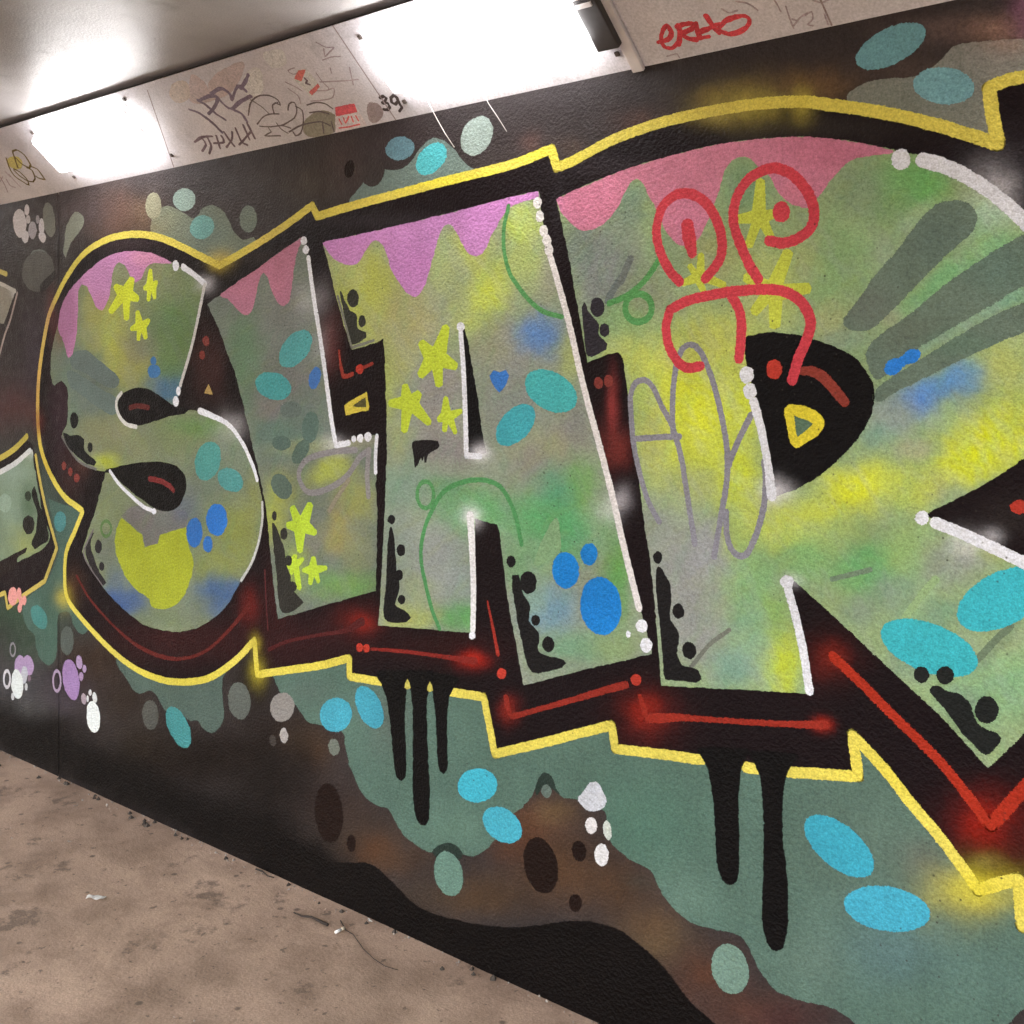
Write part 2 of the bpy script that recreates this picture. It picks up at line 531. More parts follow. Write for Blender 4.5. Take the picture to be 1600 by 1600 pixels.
# ------------------------------------------------------------------ setting: floor, ceiling, ground beyond
def sheet(name, x0, x1, y0, y1, z, mat, nx=1, ny=1, kind='structure', amp=0.0):
    X, Y = np.linspace(x0, x1, nx + 1), np.linspace(y0, y1, ny + 1)
    V = [(x, y, z + (amp * (fbm(np.array([x * 1.3]), np.array([y * 1.3]))[0] - .5))) for y in Y for x in X]
    F = [(j * (nx + 1) + i, j * (nx + 1) + i + 1, (j + 1) * (nx + 1) + i + 1, (j + 1) * (nx + 1) + i) for j in range(ny) for i in range(nx)]
    o = mesh_obj(name, V, F, mat, shade=True)
    o['kind'] = kind
    return o
sheet('ground', -60, 60, -80, D + .05, -.004, M_FLOOR)
sheet('pavement', -9, 5, -3.2, D + .03, 0.0, M_FLOOR, 140, 54, amp=.006)

def prism(name, section, x0, x1, mat, parent=None):
    n = len(section)
    V = [(x0, y, z) for y, z in section] + [(x1, y, z) for y, z in section]
    F = [tuple(range(n)), tuple(range(2 * n - 1, n - 1, -1))]
    F += [(i, n + i, n + (i + 1) % n, (i + 1) % n) for i in range(n)]
    return mesh_obj(name, V, F, mat, parent)
ceil = prism('ceiling', [(D + .3, ZC + .022), (-1.3, ZC + .022), (-1.3, ZC + .4), (D + .3, ZC + .4)], -12, 8, M_CEIL)
ceil['kind'] = 'structure'

beam = empty('concrete_beam', (-2.4, D, ZT))
tag(beam, 'sloped whitewashed concrete beam with marker tags between the painted wall and ceiling', 'beam', kind='thing')
# beam: a solid haunch with a shadow gap under the ceiling
_sec = [(D, ZT), (YC, ZC), (YC + .006, ZC + .004), (D + .03, ZC + .004), (D + .03, ZT - .004), (D + .004, ZT - .004)]
prism('beam_body', _sec, -12, 8, M_BEAM, beam)
mesh_obj('gap_filler', [(-12, YC + .035, ZC + .003), (8, YC + .035, ZC + .003), (8, YC + .035, ZC + .023), (-12, YC + .035, ZC + .023)], [(0, 1, 2, 3)], M_DARK, beam)

BU = lambda px, py: BEAM.from_photo((px, py))[0]
INK, INK2, REDT = (62, 54, 62), (95, 88, 92), (165, 62, 66)
def marker(pts, w, col, name='marker_tag'):
    return stroke(name, pts, w, col, beam, (), BEAM, wob=.2, mott=.35, soft=.0016, taper=[.7 + .6 * rng.random() for _ in range(5)])
# pale patches of overpaint on the beam
for pts, c in (([(300, 118), (318, 128), (330, 146), (326, 132), (345, 112), (380, 98), (372, 128), (350, 150), (300, 160)], (150, 138, 134)),
               ([(412, 84), (440, 78), (446, 98), (430, 106), (420, 100)], (196, 182, 184)),
               ([(270, 132), (290, 128), (296, 150), (280, 160), (266, 150)], (150, 140, 130)),
               ([(385, 115), (405, 108), (410, 140), (395, 152), (380, 140)], (186, 174, 178)),
               ([(476, 190), (500, 174), (522, 180), (524, 204), (500, 212), (478, 210)], (112, 108, 96)),
               ([(575, 164), (590, 162), (598, 178), (588, 190), (578, 188)], (128, 116, 114))):
    patch('overpaint_patch', pts, c, beam, (), BEAM, mott=.2)
# dark marker tag left of the stickers
for pts in ([(296, 171), (312, 177), (332, 192), (346, 206)], [(310, 157), (322, 164), (338, 178), (352, 187)],
            [(312, 157), (328, 150), (340, 152), (336, 166), (326, 178)], [(330, 146), (346, 138), (360, 148), (362, 156), (372, 134), (384, 142)],
            [(340, 152), (352, 165), (362, 170), (374, 160), (392, 150)], [(376, 138), (384, 126), (388, 116)], [(362, 170), (378, 178), (386, 190)]):
    marker(pts, .011, (98, 88, 98))
for pts in ([(304, 222), (316, 214), (332, 213)], [(316, 216), (322, 226), (316, 236)], [(324, 214), (330, 228), (327, 240)], [(338, 212), (344, 232)],
            [(334, 224), (350, 222), (346, 212)], [(350, 206), (358, 218), (366, 228)], [(363, 206), (362, 218), (354, 230)],
            [(368, 200), (378, 222), (386, 226)], [(380, 195), (390, 218)], [(386, 192), (398, 216)], [(374, 226), (392, 206)]):
    marker(pts, .008, (96, 84, 88))
for pts in ([(388, 180), (392, 160), (404, 150), (420, 149), (434, 156), (438, 164), (430, 160)], [(392, 156), (408, 166), (420, 177)],
            [(402, 194), (412, 182), (424, 178), (436, 178)], [(428, 176), (426, 164), (434, 160)], [(450, 172), (452, 162), (460, 160), (464, 172), (460, 184), (448, 192), (440, 196)],
            [(406, 197), (424, 198), (440, 196), (454, 200)], [(420, 200), (424, 206), (414, 212), (438, 212)], [(432, 192), (440, 202), (450, 208)],
            [(462, 166), (472, 172), (474, 190), (470, 208), (462, 212), (458, 206)], [(452, 206), (470, 196), (500, 190), (516, 196)], [(480, 164), (494, 160), (508, 162), (520, 170)],
            [(484, 176), (500, 174), (514, 178)], [(504, 190), (506, 208)], [(518, 190), (522, 206)]):
    marker(pts, .0046, (84, 77, 76))
for pts in ([(446, 128), (462, 136), (472, 142)], [(450, 138), (466, 150), (470, 162)], [(494, 114), (504, 128), (514, 140), (490, 142)], [(514, 140), (522, 138), (520, 152), (506, 156), (486, 158)],
            [(494, 66), (510, 74), (522, 74), (514, 82), (508, 88), (506, 76)], [(504, 94), (518, 89), (532, 88)], [(500, 128), (540, 126), (560, 124)], [(546, 105), (552, 132)], [(516, 106), (518, 114)],
            [(460, 106), (450, 110), (458, 116), (470, 112)], [(1245, 32), (1238, 30)], [(1228, 10), (1236, 34), (1240, 44)], [(1240, 40), (1252, 26), (1262, 20)], [(1258, 24), (1268, 18), (1270, 30), (1262, 38), (1270, 40)],
            [(1288, 22), (1294, 38)], [(1210, 0), (1216, 10), (1220, 18)], [(1270, 0), (1284, 4), (1296, -2)], [(1128, 14), (1140, 20), (1152, 16)], [(1150, 2), (1170, 6), (1184, 16)], [(1042, 88), (1058, 84), (1062, 90)]):
    marker(pts, .0035, (130, 119, 121))
# olive scribble far left and its neighbour
patch('overpaint_patch', [(12, 250), (22, 244), (34, 250), (32, 262), (24, 264), (16, 260)], (160, 152, 96), beam, (), BEAM)
for pts in ([(28, 262), (22, 244), (20, 236), (26, 234), (38, 242), (48, 258), (46, 262), (34, 256), (24, 246)],
            [(10, 247), (14, 260), (22, 274), (36, 284), (45, 289), (42, 280), (30, 268), (22, 264)], [(22, 266), (30, 274), (42, 282), (52, 284), (55, 279), (50, 266), (42, 262)],
            [(48, 260), (58, 264), (66, 274), (70, 280), (60, 278), (54, 274)]):
    marker(pts, .007, (88, 76, 42))
for pts in ([(0, 276), (8, 290), (12, 300)], [(0, 284), (4, 276)], [(10, 280), (16, 290), (24, 293)], [(14, 272), (24, 284), (32, 292)], [(8, 268), (16, 276)]):
    marker(pts, .005, (138, 124, 128))
# red tag right of the lamp
for pts in ([(1029, 66), (1046, 60), (1049, 50), (1042, 40), (1036, 47), (1033, 60), (1038, 73), (1050, 75), (1060, 66)], [(1060, 40), (1062, 50), (1062, 64), (1060, 70)],
            [(1058, 42), (1072, 37), (1084, 38), (1080, 46), (1066, 53), (1076, 60), (1088, 62)], [(1088, 36), (1090, 48), (1094, 60)], [(1088, 60), (1108, 57)], [(1092, 50), (1108, 44), (1124, 37)],
            [(1103, 25), (1112, 38), (1124, 52)], [(1122, 46), (1132, 34), (1150, 26), (1164, 25), (1171, 31), (1167, 42), (1152, 51), (1138, 53), (1126, 48)]):
    marker(pts, .0105, REDT)
# stencilled number 39 beside the nearer lamp
for pts in ([(594, 153), (599, 150), (604, 153), (601, 159), (598, 161)], [(599, 161), (606, 161), (609, 167), (605, 172), (600, 171)],
            [(622, 158), (618, 163), (612, 160), (611, 153), (615, 149), (620, 152), (623, 160), (628, 168), (624, 174)]):
    marker(pts, .009, (62, 54, 52), 'stencil_number')
# stickers
patch('sticker', poly((466, 110), (478, 108), (500, 134), (486, 149), (460, 124)), (222, 212, 214), beam, (), BEAM, wob=.2, mott=.03)
patch('sticker_print', poly((467, 111), (477, 109), (470, 126), (461, 123)), (196, 96, 88), beam, (), BEAM, wob=.2)
patch('sticker_print', poly((497, 131), (499, 135), (487, 148), (484, 145)), (196, 96, 92), beam, (), BEAM, wob=.2)
stroke('sticker_print', [(476, 122), (480, 126), (478, 130), (484, 132)], .006, (96, 84, 86), beam, (), BEAM)
patch('sticker', poly((525, 169), (553, 163), (572, 194), (525, 207)), (206, 158, 156), beam, (), BEAM, wob=.2, mott=.03, label='red and pink sticker on the lower edge of the beam')
patch('sticker_print', poly((524.5, 168.5), (553.5, 162.5), (557, 174), (526, 181)), (198, 78, 82), beam, (), BEAM, wob=.2)
for pts in ([(530, 186), (534, 194)], [(537, 184), (540, 192), (545, 182)], [(549, 182), (552, 190)], [(556, 181), (560, 188)], [(530, 200), (545, 198), (562, 194)]):
    stroke('sticker_print', pts, .005, (196, 88, 88), beam, (), BEAM)

# joint lines of the beam casing
for (a, b) in (((520, 40), (619, 188)), ((230, 140), (272, 262)), ((1240, -95), (1300, 40))):
    stroke('casing_joint', [a, b], .006, (120, 108, 106), beam, (), BEAM, caps=False)

# lamps: pale plate, opal diffuser, dark gear tray, screws
def lamp(x0, x1, gear, label):
    r = empty('bulkhead_lamp', tuple(BEAM.world(((x0 + x1) / 2, .02), 0)[0]))
    tag(r, label, 'lamp', 'lit bulkhead lamps along the beam')
    box('mounting_plate', BEAM, x0 - .012, x1 + (.07 if gear else .012), .094, .258, .0008, .0022, M_PLATE, r, .0004)
    if gear:
        box('gear_tray', BEAM, x1 + .004, x1 + .062, .076, .235, .0045, .030, M_DARK, r, .003)
        box('terminal_clip', BEAM, x1 + .012, x1 + .052, .19, .20, .030, .036, M_PLATE, r, .001)
        box('terminal_clip', BEAM, x1 + .012, x1 + .052, .212, .220, .030, .036, M_PLATE, r, .001)
    box('lamp_body', BEAM, x0 + .004, x1 - .006, .106, .242, .0022, .015, M_PLATE, r, .003)
    box('diffuser', BEAM, x0, x1 - .002, .098, .252, .0151, .056, M_LAMP, r, .026)
    for (u, v) in ((x0 - .035, .255), (x0 - .030, .050), (x1 + .03, .048), (x1 + .03, .275)):
        box('screw', BEAM, u - .006, u + .006, v - .006, v + .006, .001, .006, M_SCREW, r, .002)
    return r
lamp(-3.77, -3.21, False, 'farther lit bulkhead lamp glowing white on the sloped beam at left')
lamp(-2.065, -1.445, True, 'nearer lit bulkhead lamp with dark gear tray beside the red marker tag')
lamp(-.38, .24, False, 'added unseen bulkhead lamp on the sloped beam beyond the right end of the letter R')  # added out of view, extending the row to brighten the upper right wall
lamp(-5.52, -4.90, False, 'added unseen bulkhead lamp on the sloped beam beyond the far left letter')  # second unseen lamp, added to carry the row and its light on
strip = box('cover_strip', BEAM, -1.395, -1.365, -.004, .30, .001, .012, M_PLATE, beam, .003)

# cobweb threads below the nearer lamp
def tube(name, pts, r, mat, parent=None, seg=5, radii=None):
    P = np.array(pts, float)
    V, F = [], []
    for i, p in enumerate(P):
        d = P[min(i + 1, len(P) - 1)] - P[max(i - 1, 0)]; d /= np.linalg.norm(d)
        a = np.cross(d, (0, 0, 1) if abs(d[2]) < .9 else (1, 0, 0)); a /= np.linalg.norm(a); b = np.cross(d, a)
        rr = radii[i] if radii is not None else r
        for k in range(seg):
            t = 2 * math.pi * k / seg
            V.append(p + (a * math.cos(t) + b * math.sin(t)) * rr)
    for i in range(len(P) - 1):
        for k in range(seg):
            F.append((i * seg + k, i * seg + (k + 1) % seg, (i + 1) * seg + (k + 1) % seg, (i + 1) * seg + k))
    F += [tuple(range(seg - 1, -1, -1)), tuple(range((len(P) - 1) * seg, len(P) * seg))]
    return mesh_obj(name, V, F, mat, parent, shade=True)
def thread(pts, label):
    w = [WALL.world(WALL.from_photo(p), .02 + .05 * (1 - i / (len(pts) - 1)))[0] for i, p in enumerate(pts)]
    o = tube('cobweb_thread', w, .0011, M_THREAD)
    return tag(o, label, 'cobweb')
thread([(692, 152), (696, 172), (702, 192), (709, 212), (718, 232)], 'long white cobweb thread hanging from the nearer lamp')
thread([(780, 146), (785, 168), (793, 188), (800, 208)], 'short faint cobweb thread hanging under the middle of the nearer lamp')

# ------------------------------------------------------------------ the painted wall
wall = empty('graffiti_wall', (-2.4, D, 0))
tag(wall, 'long concrete wall covered by a colourful spray painted letter mural', 'wall', kind='thing')
B = 'bg'
# background sprays: (order matters)
for s in ((200, 330, 140, 50, (70, 60, 58), .8), (185, 335, 40, 34, (112, 84, 70), .8), (225, 340, 22, 30, (118, 96, 76), .7), (130, 330, 50, 24, (86, 76, 76), .7),
          (470, 270, 90, 40, (62, 54, 50), .8), (480, 290, 40, 30, (82, 72, 62), .6), (540, 262, 26, 40, (78, 64, 60), .6), (620, 220, 80, 30, (72, 62, 62), .6), (780, 235, 60, 40, (66, 58, 56), .6),
          (830, 225, 18, 16, (96, 72, 66), .7), (890, 228, 22, 14, (84, 70, 62), .7), (1000, 190, 40, 22, (98, 72, 64), .5), (1000, 140, 200, 26, (60, 56, 56), .7),
          (1170, 150, 60, 30, (128, 112, 62), .7), (1250, 130, 70, 24, (96, 76, 56), .8), (1290, 135, 40, 22, (128, 98, 62), .5), (1110, 150, 40, 16, (126, 110, 60), .6),
          (1300, 70, 130, 22, (58, 52, 52), .9), (1400, 110, 80, 30, (84, 70, 64), .8), (1480, 45, 90, 22, (98, 82, 78), .8), (1560, 48, 50, 22, (150, 118, 102), .8), (1605, 25, 26, 44, (128, 88, 106), .9),
          (20, 520, 50, 90, (58, 50, 52), .8), (60, 500, 30, 50, (62, 54, 58), .7), (40, 620, 40, 50, (60, 48, 52), .8), (20, 640, 40, 34, (84, 48, 48), .6), (45, 640, 20, 20, (96, 58, 56), .5), (55, 560, 18, 60, (70, 56, 70), .5),
          (70, 860, 60, 130, (74, 92, 82), .9), (20, 960, 50, 26, (56, 74, 56), .8), (50, 1000, 40, 40, (56, 74, 58), .7), (30, 1070, 60, 40, (72, 70, 72), .8), (40, 1110, 30, 20, (92, 92, 90), .6), (70, 1115, 22, 14, (80, 78, 76), .5),
          (100, 1100, 30, 26, (80, 72, 78), .6), (105, 1060, 40, 40, (50, 38, 50), .7), (150, 1030, 60, 40, (54, 38, 27), .8), (195, 1090, 50, 40, (42, 31, 22), .7), (330, 1180, 120, 50, (27, 19, 16), .9), (215, 1170, 50, 40, (48, 38, 26), .6),
          (390, 1060, 40, 60, (30, 24, 20), .9), (440, 1150, 70, 60, (32, 23, 20), .8), (470, 1150, 30, 30, (62, 50, 40), .6), (500, 1170, 26, 34, (72, 52, 36), .6), (490, 1250, 60, 50, (48, 37, 34), .7), (560, 1310, 70, 40, (66, 54, 44), .7), (590, 1330, 30, 24, (92, 58, 34), .7),
          (620, 1340, 60, 30, (74, 54, 40), .7), (680, 1400, 80, 26, (72, 60, 50), .7), (760, 1400, 70, 36, (80, 60, 42), .7), (830, 1290, 60, 40, (92, 62, 44), .8), (870, 1270, 30, 20, (104, 84, 58), .6), (880, 1360, 70, 50, (92, 66, 46), .8), (810, 1320, 40, 30, (88, 56, 40), .6),
          (960, 1390, 60, 40, (84, 62, 46), .8), (1030, 1470, 50, 40, (104, 84, 60), .7), (1010, 1440, 40, 26, (92, 70, 50), .6), (1100, 1520, 50, 40, (86, 56, 42), .8), (1160, 1580, 70, 40, (84, 56, 46), .8), (1230, 1590, 60, 30, (70, 44, 42), .8),
          (1000, 1380, 26, 12, (66, 62, 54), .5), (30, 330, 40, 12, (70, 60, 60), .5)):
    spray(B, *s[:4], s[4], s[5], hard=1.0)
for s in ((260, 1190, 120, 40, (24, 17, 14), .8), (420, 1230, 60, 70, (20, 15, 13), .8), (400, 1290, 50, 50, (18, 13, 12), .8), (90, 1140, 60, 20, (22, 16, 15), .7), (560, 1270, 40, 50, (60, 46, 40), .5)):
    spray(B, *s[:4], s[4], s[5])
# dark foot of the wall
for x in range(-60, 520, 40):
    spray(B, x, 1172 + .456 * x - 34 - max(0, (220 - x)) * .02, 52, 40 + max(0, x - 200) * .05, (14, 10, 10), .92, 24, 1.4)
# veils shared by every layer (overspray that crosses edges)
G = 'veil'
for s in ((1180, 165, 46, 26, (206, 190, 92), .45), (1120, 178, 40, 16, (198, 180, 96), .45), (1255, 165, 16, 26, (214, 196, 88), .55), (345, 408, 16, 14, (206, 182, 80), .8),
          (1520, 1390, 62, 34, (222, 206, 70), .75), (1540, 1345, 22, 12, (150, 138, 70), .5), (402, 1050, 12, 20, (214, 196, 72), .5), (100, 935, 12, 18, (206, 186, 70), .6),
          (400, 1005, 8, 14, (206, 186, 70), .5),
          (80, 480, 8, 40, (150, 90, 90), .25), (95, 520, 10, 26, (110, 40, 50), .5), (60, 660, 8, 20, (120, 50, 44), .4)):
    spray(G, *s[:4], s[4], s[5])
W = 'white_glow'
for s in ((1212, 768, 22, 18, .85), (955, 798, 18, 18, .45), (735, 806, 16, 16, .7), (754, 706, 14, 12, .8), (322, 444, 14, 12, .5), (522, 698, 20, 14, .5), (484, 470, 22, 24, .2), (1555, 300, 34, 46, .32), (1560, 290, 24, 20, .25),
          (362, 668, 20, 18, .28), (500, 540, 16, 30, .15), (1510, 850, 22, 20, .4), (1550, 838, 16, 12, .35), (25, 452, 8, 12, .6), (972, 778, 12, 14, .25), (1240, 905, 14, 10, .4), (50, 700, 10, 12, .6)):
    spray(W, s[0], s[1], s[2], s[3], (236, 232, 236), s[4])

def wall_panel(x0, x1, step):
    nx = max(1, int((x1 - x0) / step)); nz = int(ZT / min(step, .02)) if step < .1 else 8
    X, Z = np.linspace(x0, x1, nx + 1), np.linspace(-.02, ZT, nz + 1)
    uv = np.stack(np.meshgrid(X, Z), -1).reshape(-1, 2)
    px = WALL.to_photo(uv); px = np.clip(px, -900, 2500)
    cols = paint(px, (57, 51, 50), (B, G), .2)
    F = [(j * (nx + 1) + i, j * (nx + 1) + i + 1, (j + 1) * (nx + 1) + i + 1, (j + 1) * (nx + 1) + i) for j in range(nz) for i in range(nx)]
    return mesh_obj('wall_panel', WALL.world(uv), F, PAINT, wall, cols)
XJ = WALL.from_photo((92, 600))[0][0]
wall_panel(-12, -5.2, .2); wall_panel(-5.2, XJ - .002, .008); wall_panel(XJ + .002, -.2, .008); wall_panel(-.2, 8, .2)
mesh_obj('joint_backing', WALL.world(np.array([(XJ - .06, 0), (XJ + .06, 0), (XJ + .06, ZT), (XJ - .06, ZT)]), -.012), [(0, 1, 2, 3)], M_DARK, wall)

def bgp(pts, base, keys=(B,), **k): return patch('background_patch', pts, base, wall, keys, grid=.012, **k)
def bub(cx, cy, rx, ry, rot, col, parent=None, name='bubble', **k): return ellipse(name, cx, cy, rx, ry, rot, col, parent or wall, **k)

# ---- background: teal and sage shapes
T = 'teal'
for s in ((700, 1150, 120, 80, (88, 112, 100), .6), (1350, 1330, 120, 120, (96, 114, 102), .6), (1400, 1480, 90, 60, (94, 122, 124), .6), (1500, 1420, 60, 40, (120, 124, 84), .5), (1450, 1350, 40, 40, (110, 106, 96), .5),
          (1000, 1290, 90, 80, (84, 118, 102), .7), (1080, 1400, 60, 40, (104, 130, 116), .6), (700, 1290, 60, 30, (100, 128, 112), .6), (610, 1120, 40, 60, (104, 108, 102), .5), (480, 1080, 40, 30, (92, 106, 98), .6),
          (1560, 1530, 70, 60, (96, 122, 112), .7), (1270, 1500, 60, 60, (100, 120, 108), .6), (260, 1080, 60, 40, (86, 102, 92), .7), (330, 1110, 30, 40, (84, 98, 90), .7),
          (80, 960, 30, 80, (70, 94, 80), .7), (270, 345, 30, 24, (134, 138, 112), .7), (330, 370, 40, 40, (112, 126, 116), .8), (240, 360, 20, 20, (142, 134, 104), .7), (700, 262, 60, 26, (124, 142, 132), .7), (590, 300, 40, 30, (106, 120, 114), .7),
          (1560, 90, 90, 40, (146, 142, 134), .7), (1420, 160, 70, 30, (122, 126, 114), .7), (1570, 70, 40, 16, (164, 136, 122), .6)):
    spray(T, *s[:5], s[5])
TE = (88, 112, 100)
bgp([(430, 1062), (440, 1082), (460, 1098), (482, 1127), (503, 1132), (535, 1142), (540, 1162), (547, 1197), (552, 1208), (560, 1226), (572, 1246), (590, 1257), (607, 1263), (617, 1280), (627, 1298), (645, 1315), (662, 1327),
     (676, 1331), (684, 1325), (697, 1320), (711, 1324), (722, 1333), (740, 1336), (757, 1327), (772, 1312), (790, 1292), (800, 1272), (815, 1260), (830, 1242), (840, 1220), (850, 1210), (861, 1216), (867, 1232), (882, 1245), (907, 1248),
     (940, 1262), (949, 1274), (950, 1300), (955, 1315), (970, 1330), (990, 1345), (1012, 1355), (1022, 1366), (1030, 1385), (1040, 1402), (1057, 1422), (1080, 1440), (1105, 1448), (1137, 1454), (1157, 1462), (1170, 1477),
     (1177, 1492), (1187, 1512), (1198, 1530), (1212, 1545), (1232, 1555), (1262, 1565), (1287, 1569), (1312, 1580), (1335, 1597), (1360, 1640, 1), (1550, 1640, 1), (1570, 1604), (1600, 1573), (1680, 1520), (1900, 1400, 1), (1900, 1150, 1), (1600, 1250, 1), (1300, 1120, 1), (800, 1080, 1), (560, 1020, 1), (420, 1030, 1)], TE, (T, G))
bgp([(182, 1032), (195, 1056), (207, 1075), (218, 1083), (231, 1079), (242, 1081), (252, 1100), (264, 1113), (287, 1118), (298, 1126), (308, 1124), (318, 1137), (330, 1144), (342, 1137), (349, 1120), (347, 1090), (347, 1060), (352, 1046), (300, 1030, 1), (200, 1010, 1)], (82, 98, 90), (T, G))
bgp([(76, 780, 1), (92, 855), (88, 880), (72, 912), (42, 936), (36, 958), (44, 982), (54, 990), (57, 1012), (66, 1032), (76, 1039), (86, 1030), (89, 1005), (90, 962), (98, 955), (108, 956), (118, 982), (129, 990), (138, 984), (140, 970, 1), (110, 920, 1), (128, 800, 1)], (78, 100, 90), (T, G))
bgp([(235, 357), (243, 336), (262, 322), (284, 332), (304, 342), (318, 326), (332, 321), (347, 329), (357, 345), (366, 364), (380, 376), (396, 372), (402, 384, 1), (345, 420, 1), (300, 400, 1), (245, 374, 1)], (120, 128, 112), (T, G))
bgp([(546, 316), (562, 295), (578, 275), (595, 266), (620, 267), (640, 256), (657, 233), (677, 217), (695, 222), (711, 237), (722, 252), (736, 263), (752, 270, 1), (752, 290, 1), (560, 335, 1)], (112, 128, 120), (T, G))
bgp([(1325, 150), (1343, 136), (1365, 127), (1400, 124), (1430, 121), (1455, 108), (1475, 91), (1492, 73), (1530, 67), (1600, 62), (1780, 50, 1), (1780, 120, 1), (1557, 240, 1), (1450, 196, 1), (1330, 172, 1)], (130, 132, 122), (T, G))
bgp([(560, 262), (575, 252), (590, 250), (600, 262), (598, 275), (585, 290), (570, 285)], (58, 52, 50), (B,))
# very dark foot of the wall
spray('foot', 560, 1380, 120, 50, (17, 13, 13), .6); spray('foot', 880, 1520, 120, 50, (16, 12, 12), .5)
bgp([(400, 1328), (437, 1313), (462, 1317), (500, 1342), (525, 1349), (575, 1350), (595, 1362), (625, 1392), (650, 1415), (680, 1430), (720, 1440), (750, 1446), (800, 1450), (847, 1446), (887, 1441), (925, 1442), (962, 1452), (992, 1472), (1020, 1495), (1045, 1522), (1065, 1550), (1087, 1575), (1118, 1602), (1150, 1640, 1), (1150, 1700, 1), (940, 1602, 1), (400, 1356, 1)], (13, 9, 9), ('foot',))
# dark rims and dark ovals in the brown
for pts in ([(676, 1331), (684, 1324), (697, 1318), (712, 1322), (722, 1333), (716, 1342), (700, 1332), (686, 1340)], [(840, 1222), (850, 1209), (861, 1214), (868, 1232), (874, 1240), (852, 1226), (838, 1242)]):
    patch('background_patch', pts, (42, 54, 48), wall)
for (cx, cy, rx, ry, rot) in ((514, 1270, 21, 45, -4), (549, 1318, 6, 12, 0), (845, 1352, 25, 43, -12), (905, 1330, 10, 15, -8), (899, 1411, 9, 13, 0), (546, 264, 7, 13, 8)):
    bub(cx, cy, rx, ry, rot, (30, 18, 15), name='dark_oval')
# sage, cyan and white bubbles of the background
SB = [(745, 212, 31, 22, -62, (152, 166, 156)), (288, 312, 17, 17, 0, (152, 174, 164)), (316, 355, 19, 17, -30, (120, 170, 164)), (240, 322, 12, 20, 0, (152, 150, 124)), (388, 342, 13, 20, 0, (112, 122, 110)),
      (31, 349, 10, 22, -4, (206, 200, 202)), (39, 370, 5, 9, 0, (206, 200, 202)), (42, 328, 3.5, 8, 0, (206, 200, 202)), (44, 343, 3, 6, 0, (190, 184, 186)), (51, 360, 6, 13, 0, (166, 160, 166)), (59, 343, 2.5, 6, 0, (160, 154, 156)), (65, 354, 4, 12, 0, (206, 200, 202)), (66, 370, 5, 8, -20, (206, 200, 202)),
      (77, 343, 9, 26, -6, (122, 122, 112)), (61, 402, 14, 12, 0, (106, 110, 105)), (60, 424, 25, 31, 8, (92, 90, 86)),
      (625, 232, 22, 17, -10, (108, 142, 152)), (674, 248, 28, 18, -48, (95, 190, 195)),
      (1392, 72, 58, 26, -27, (116, 162, 168)), (1475, 134, 46, 27, 5, (126, 172, 178)),
      (61, 964, 11, 19, -24, (76, 128, 122)), (94, 815, 9, 15, 0, (80, 132, 132)), (105, 1001, 10, 21, 0, (86, 92, 86)), (235, 1117, 12, 22, -4, (86, 86, 80)), (374, 1095, 17, 28, -5, (92, 96, 90)),
      (279, 1136, 15, 34, -24, (76, 142, 142)), (441, 1105, 18, 22, 15, (140, 135, 130)), (444, 1149, 6, 11, -6, (168, 162, 158)), (426, 1157, 5, 8, 0, (66, 60, 56)), (522, 1167, 8, 12, -8, (110, 116, 106)),
      (525, 1117, 24, 26, 30, (76, 158, 178)), (577, 1105, 18, 34, -24, (76, 158, 178)), (746, 1227, 30, 25, -8, (76, 178, 198)), (785, 1289, 33, 23, 38, (80, 172, 192)),
      (701, 1365, 21, 34, -12, (106, 136, 122)), (1141, 1514, 27, 38, -14, (116, 142, 128)), (854, 1236, 7, 9, 0, (98, 112, 104)),
      (924, 1290, 8, 12, 0, (226, 222, 222)), (949, 1297, 5, 14, -8, (210, 216, 206)), (940, 1336, 10, 16, 0, (232, 230, 230)),
      (1311, 1322, 64, 31, 40, (70, 166, 188)), (1386, 1420, 66, 33, 9, (76, 168, 192)),
      (111, 1062, 12, 31, -8, (158, 128, 172)), (124, 1035, 4.5, 10, -6, (170, 146, 178)), (132, 1045, 2.5, 5, 0, (170, 146, 178)), (127, 1057, 3, 6, 0, (165, 140, 172)),
      (146, 1120, 10, 24, -5, (226, 230, 226)), (148, 1090, 3, 8, -8, (206, 208, 206)), (131, 1092, 3.5, 8, -5, (168, 152, 158)), (141, 1082, 2, 4, 0, (206, 206, 206)), (137, 1092, 1.5, 4, 0, (206, 206, 206)),
      (32, 1040, 9, 15, 0, (164, 140, 172)), (44, 1040, 8, 15, -6, (164, 140, 172)), (38, 1055, 5, 13, 8, (180, 180, 186)), (27, 1069, 9, 22, -4, (212, 216, 212)), (20, 1088, 2, 5, 0, (190, 190, 190)), (41, 1073, 2, 5, 0, (190, 190, 190)), (46, 1060, 2, 4, 0, (120, 100, 110))]
for (cx, cy, rx, ry, rot, col) in SB: bub(cx, cy, rx, ry, rot, col)
patch('bubble', [(117, 332), (127, 335), (131, 345), (126, 360), (114, 374), (107, 388), (103, 402), (100, 396), (101, 378), (105, 352)], (136, 140, 126), wall)
patch('bubble', [(904, 1246), (914, 1236), (922, 1224), (931, 1222), (940, 1234), (946, 1252), (938, 1264), (922, 1266), (908, 1256)], (206, 208, 214), wall)
patch('bubble', [(62, 448), (85, 424), (88, 430), (76, 446), (64, 456)], (52, 48, 48), wall)
for (cx, cy, rx, ry, col, w) in ((11, 1061, 5, 13, (200, 196, 200), .014), (20, 1015, 4, 10, (140, 136, 140), .009), (89, 1064, 6, 16, (170, 150, 172), .012)):
    t = np.linspace(0, 2 * math.pi, 16, endpoint=False)
    stroke('ring', [(cx + rx * math.cos(a), cy + ry * math.sin(a)) for a in t], w, col, wall, closed=True)

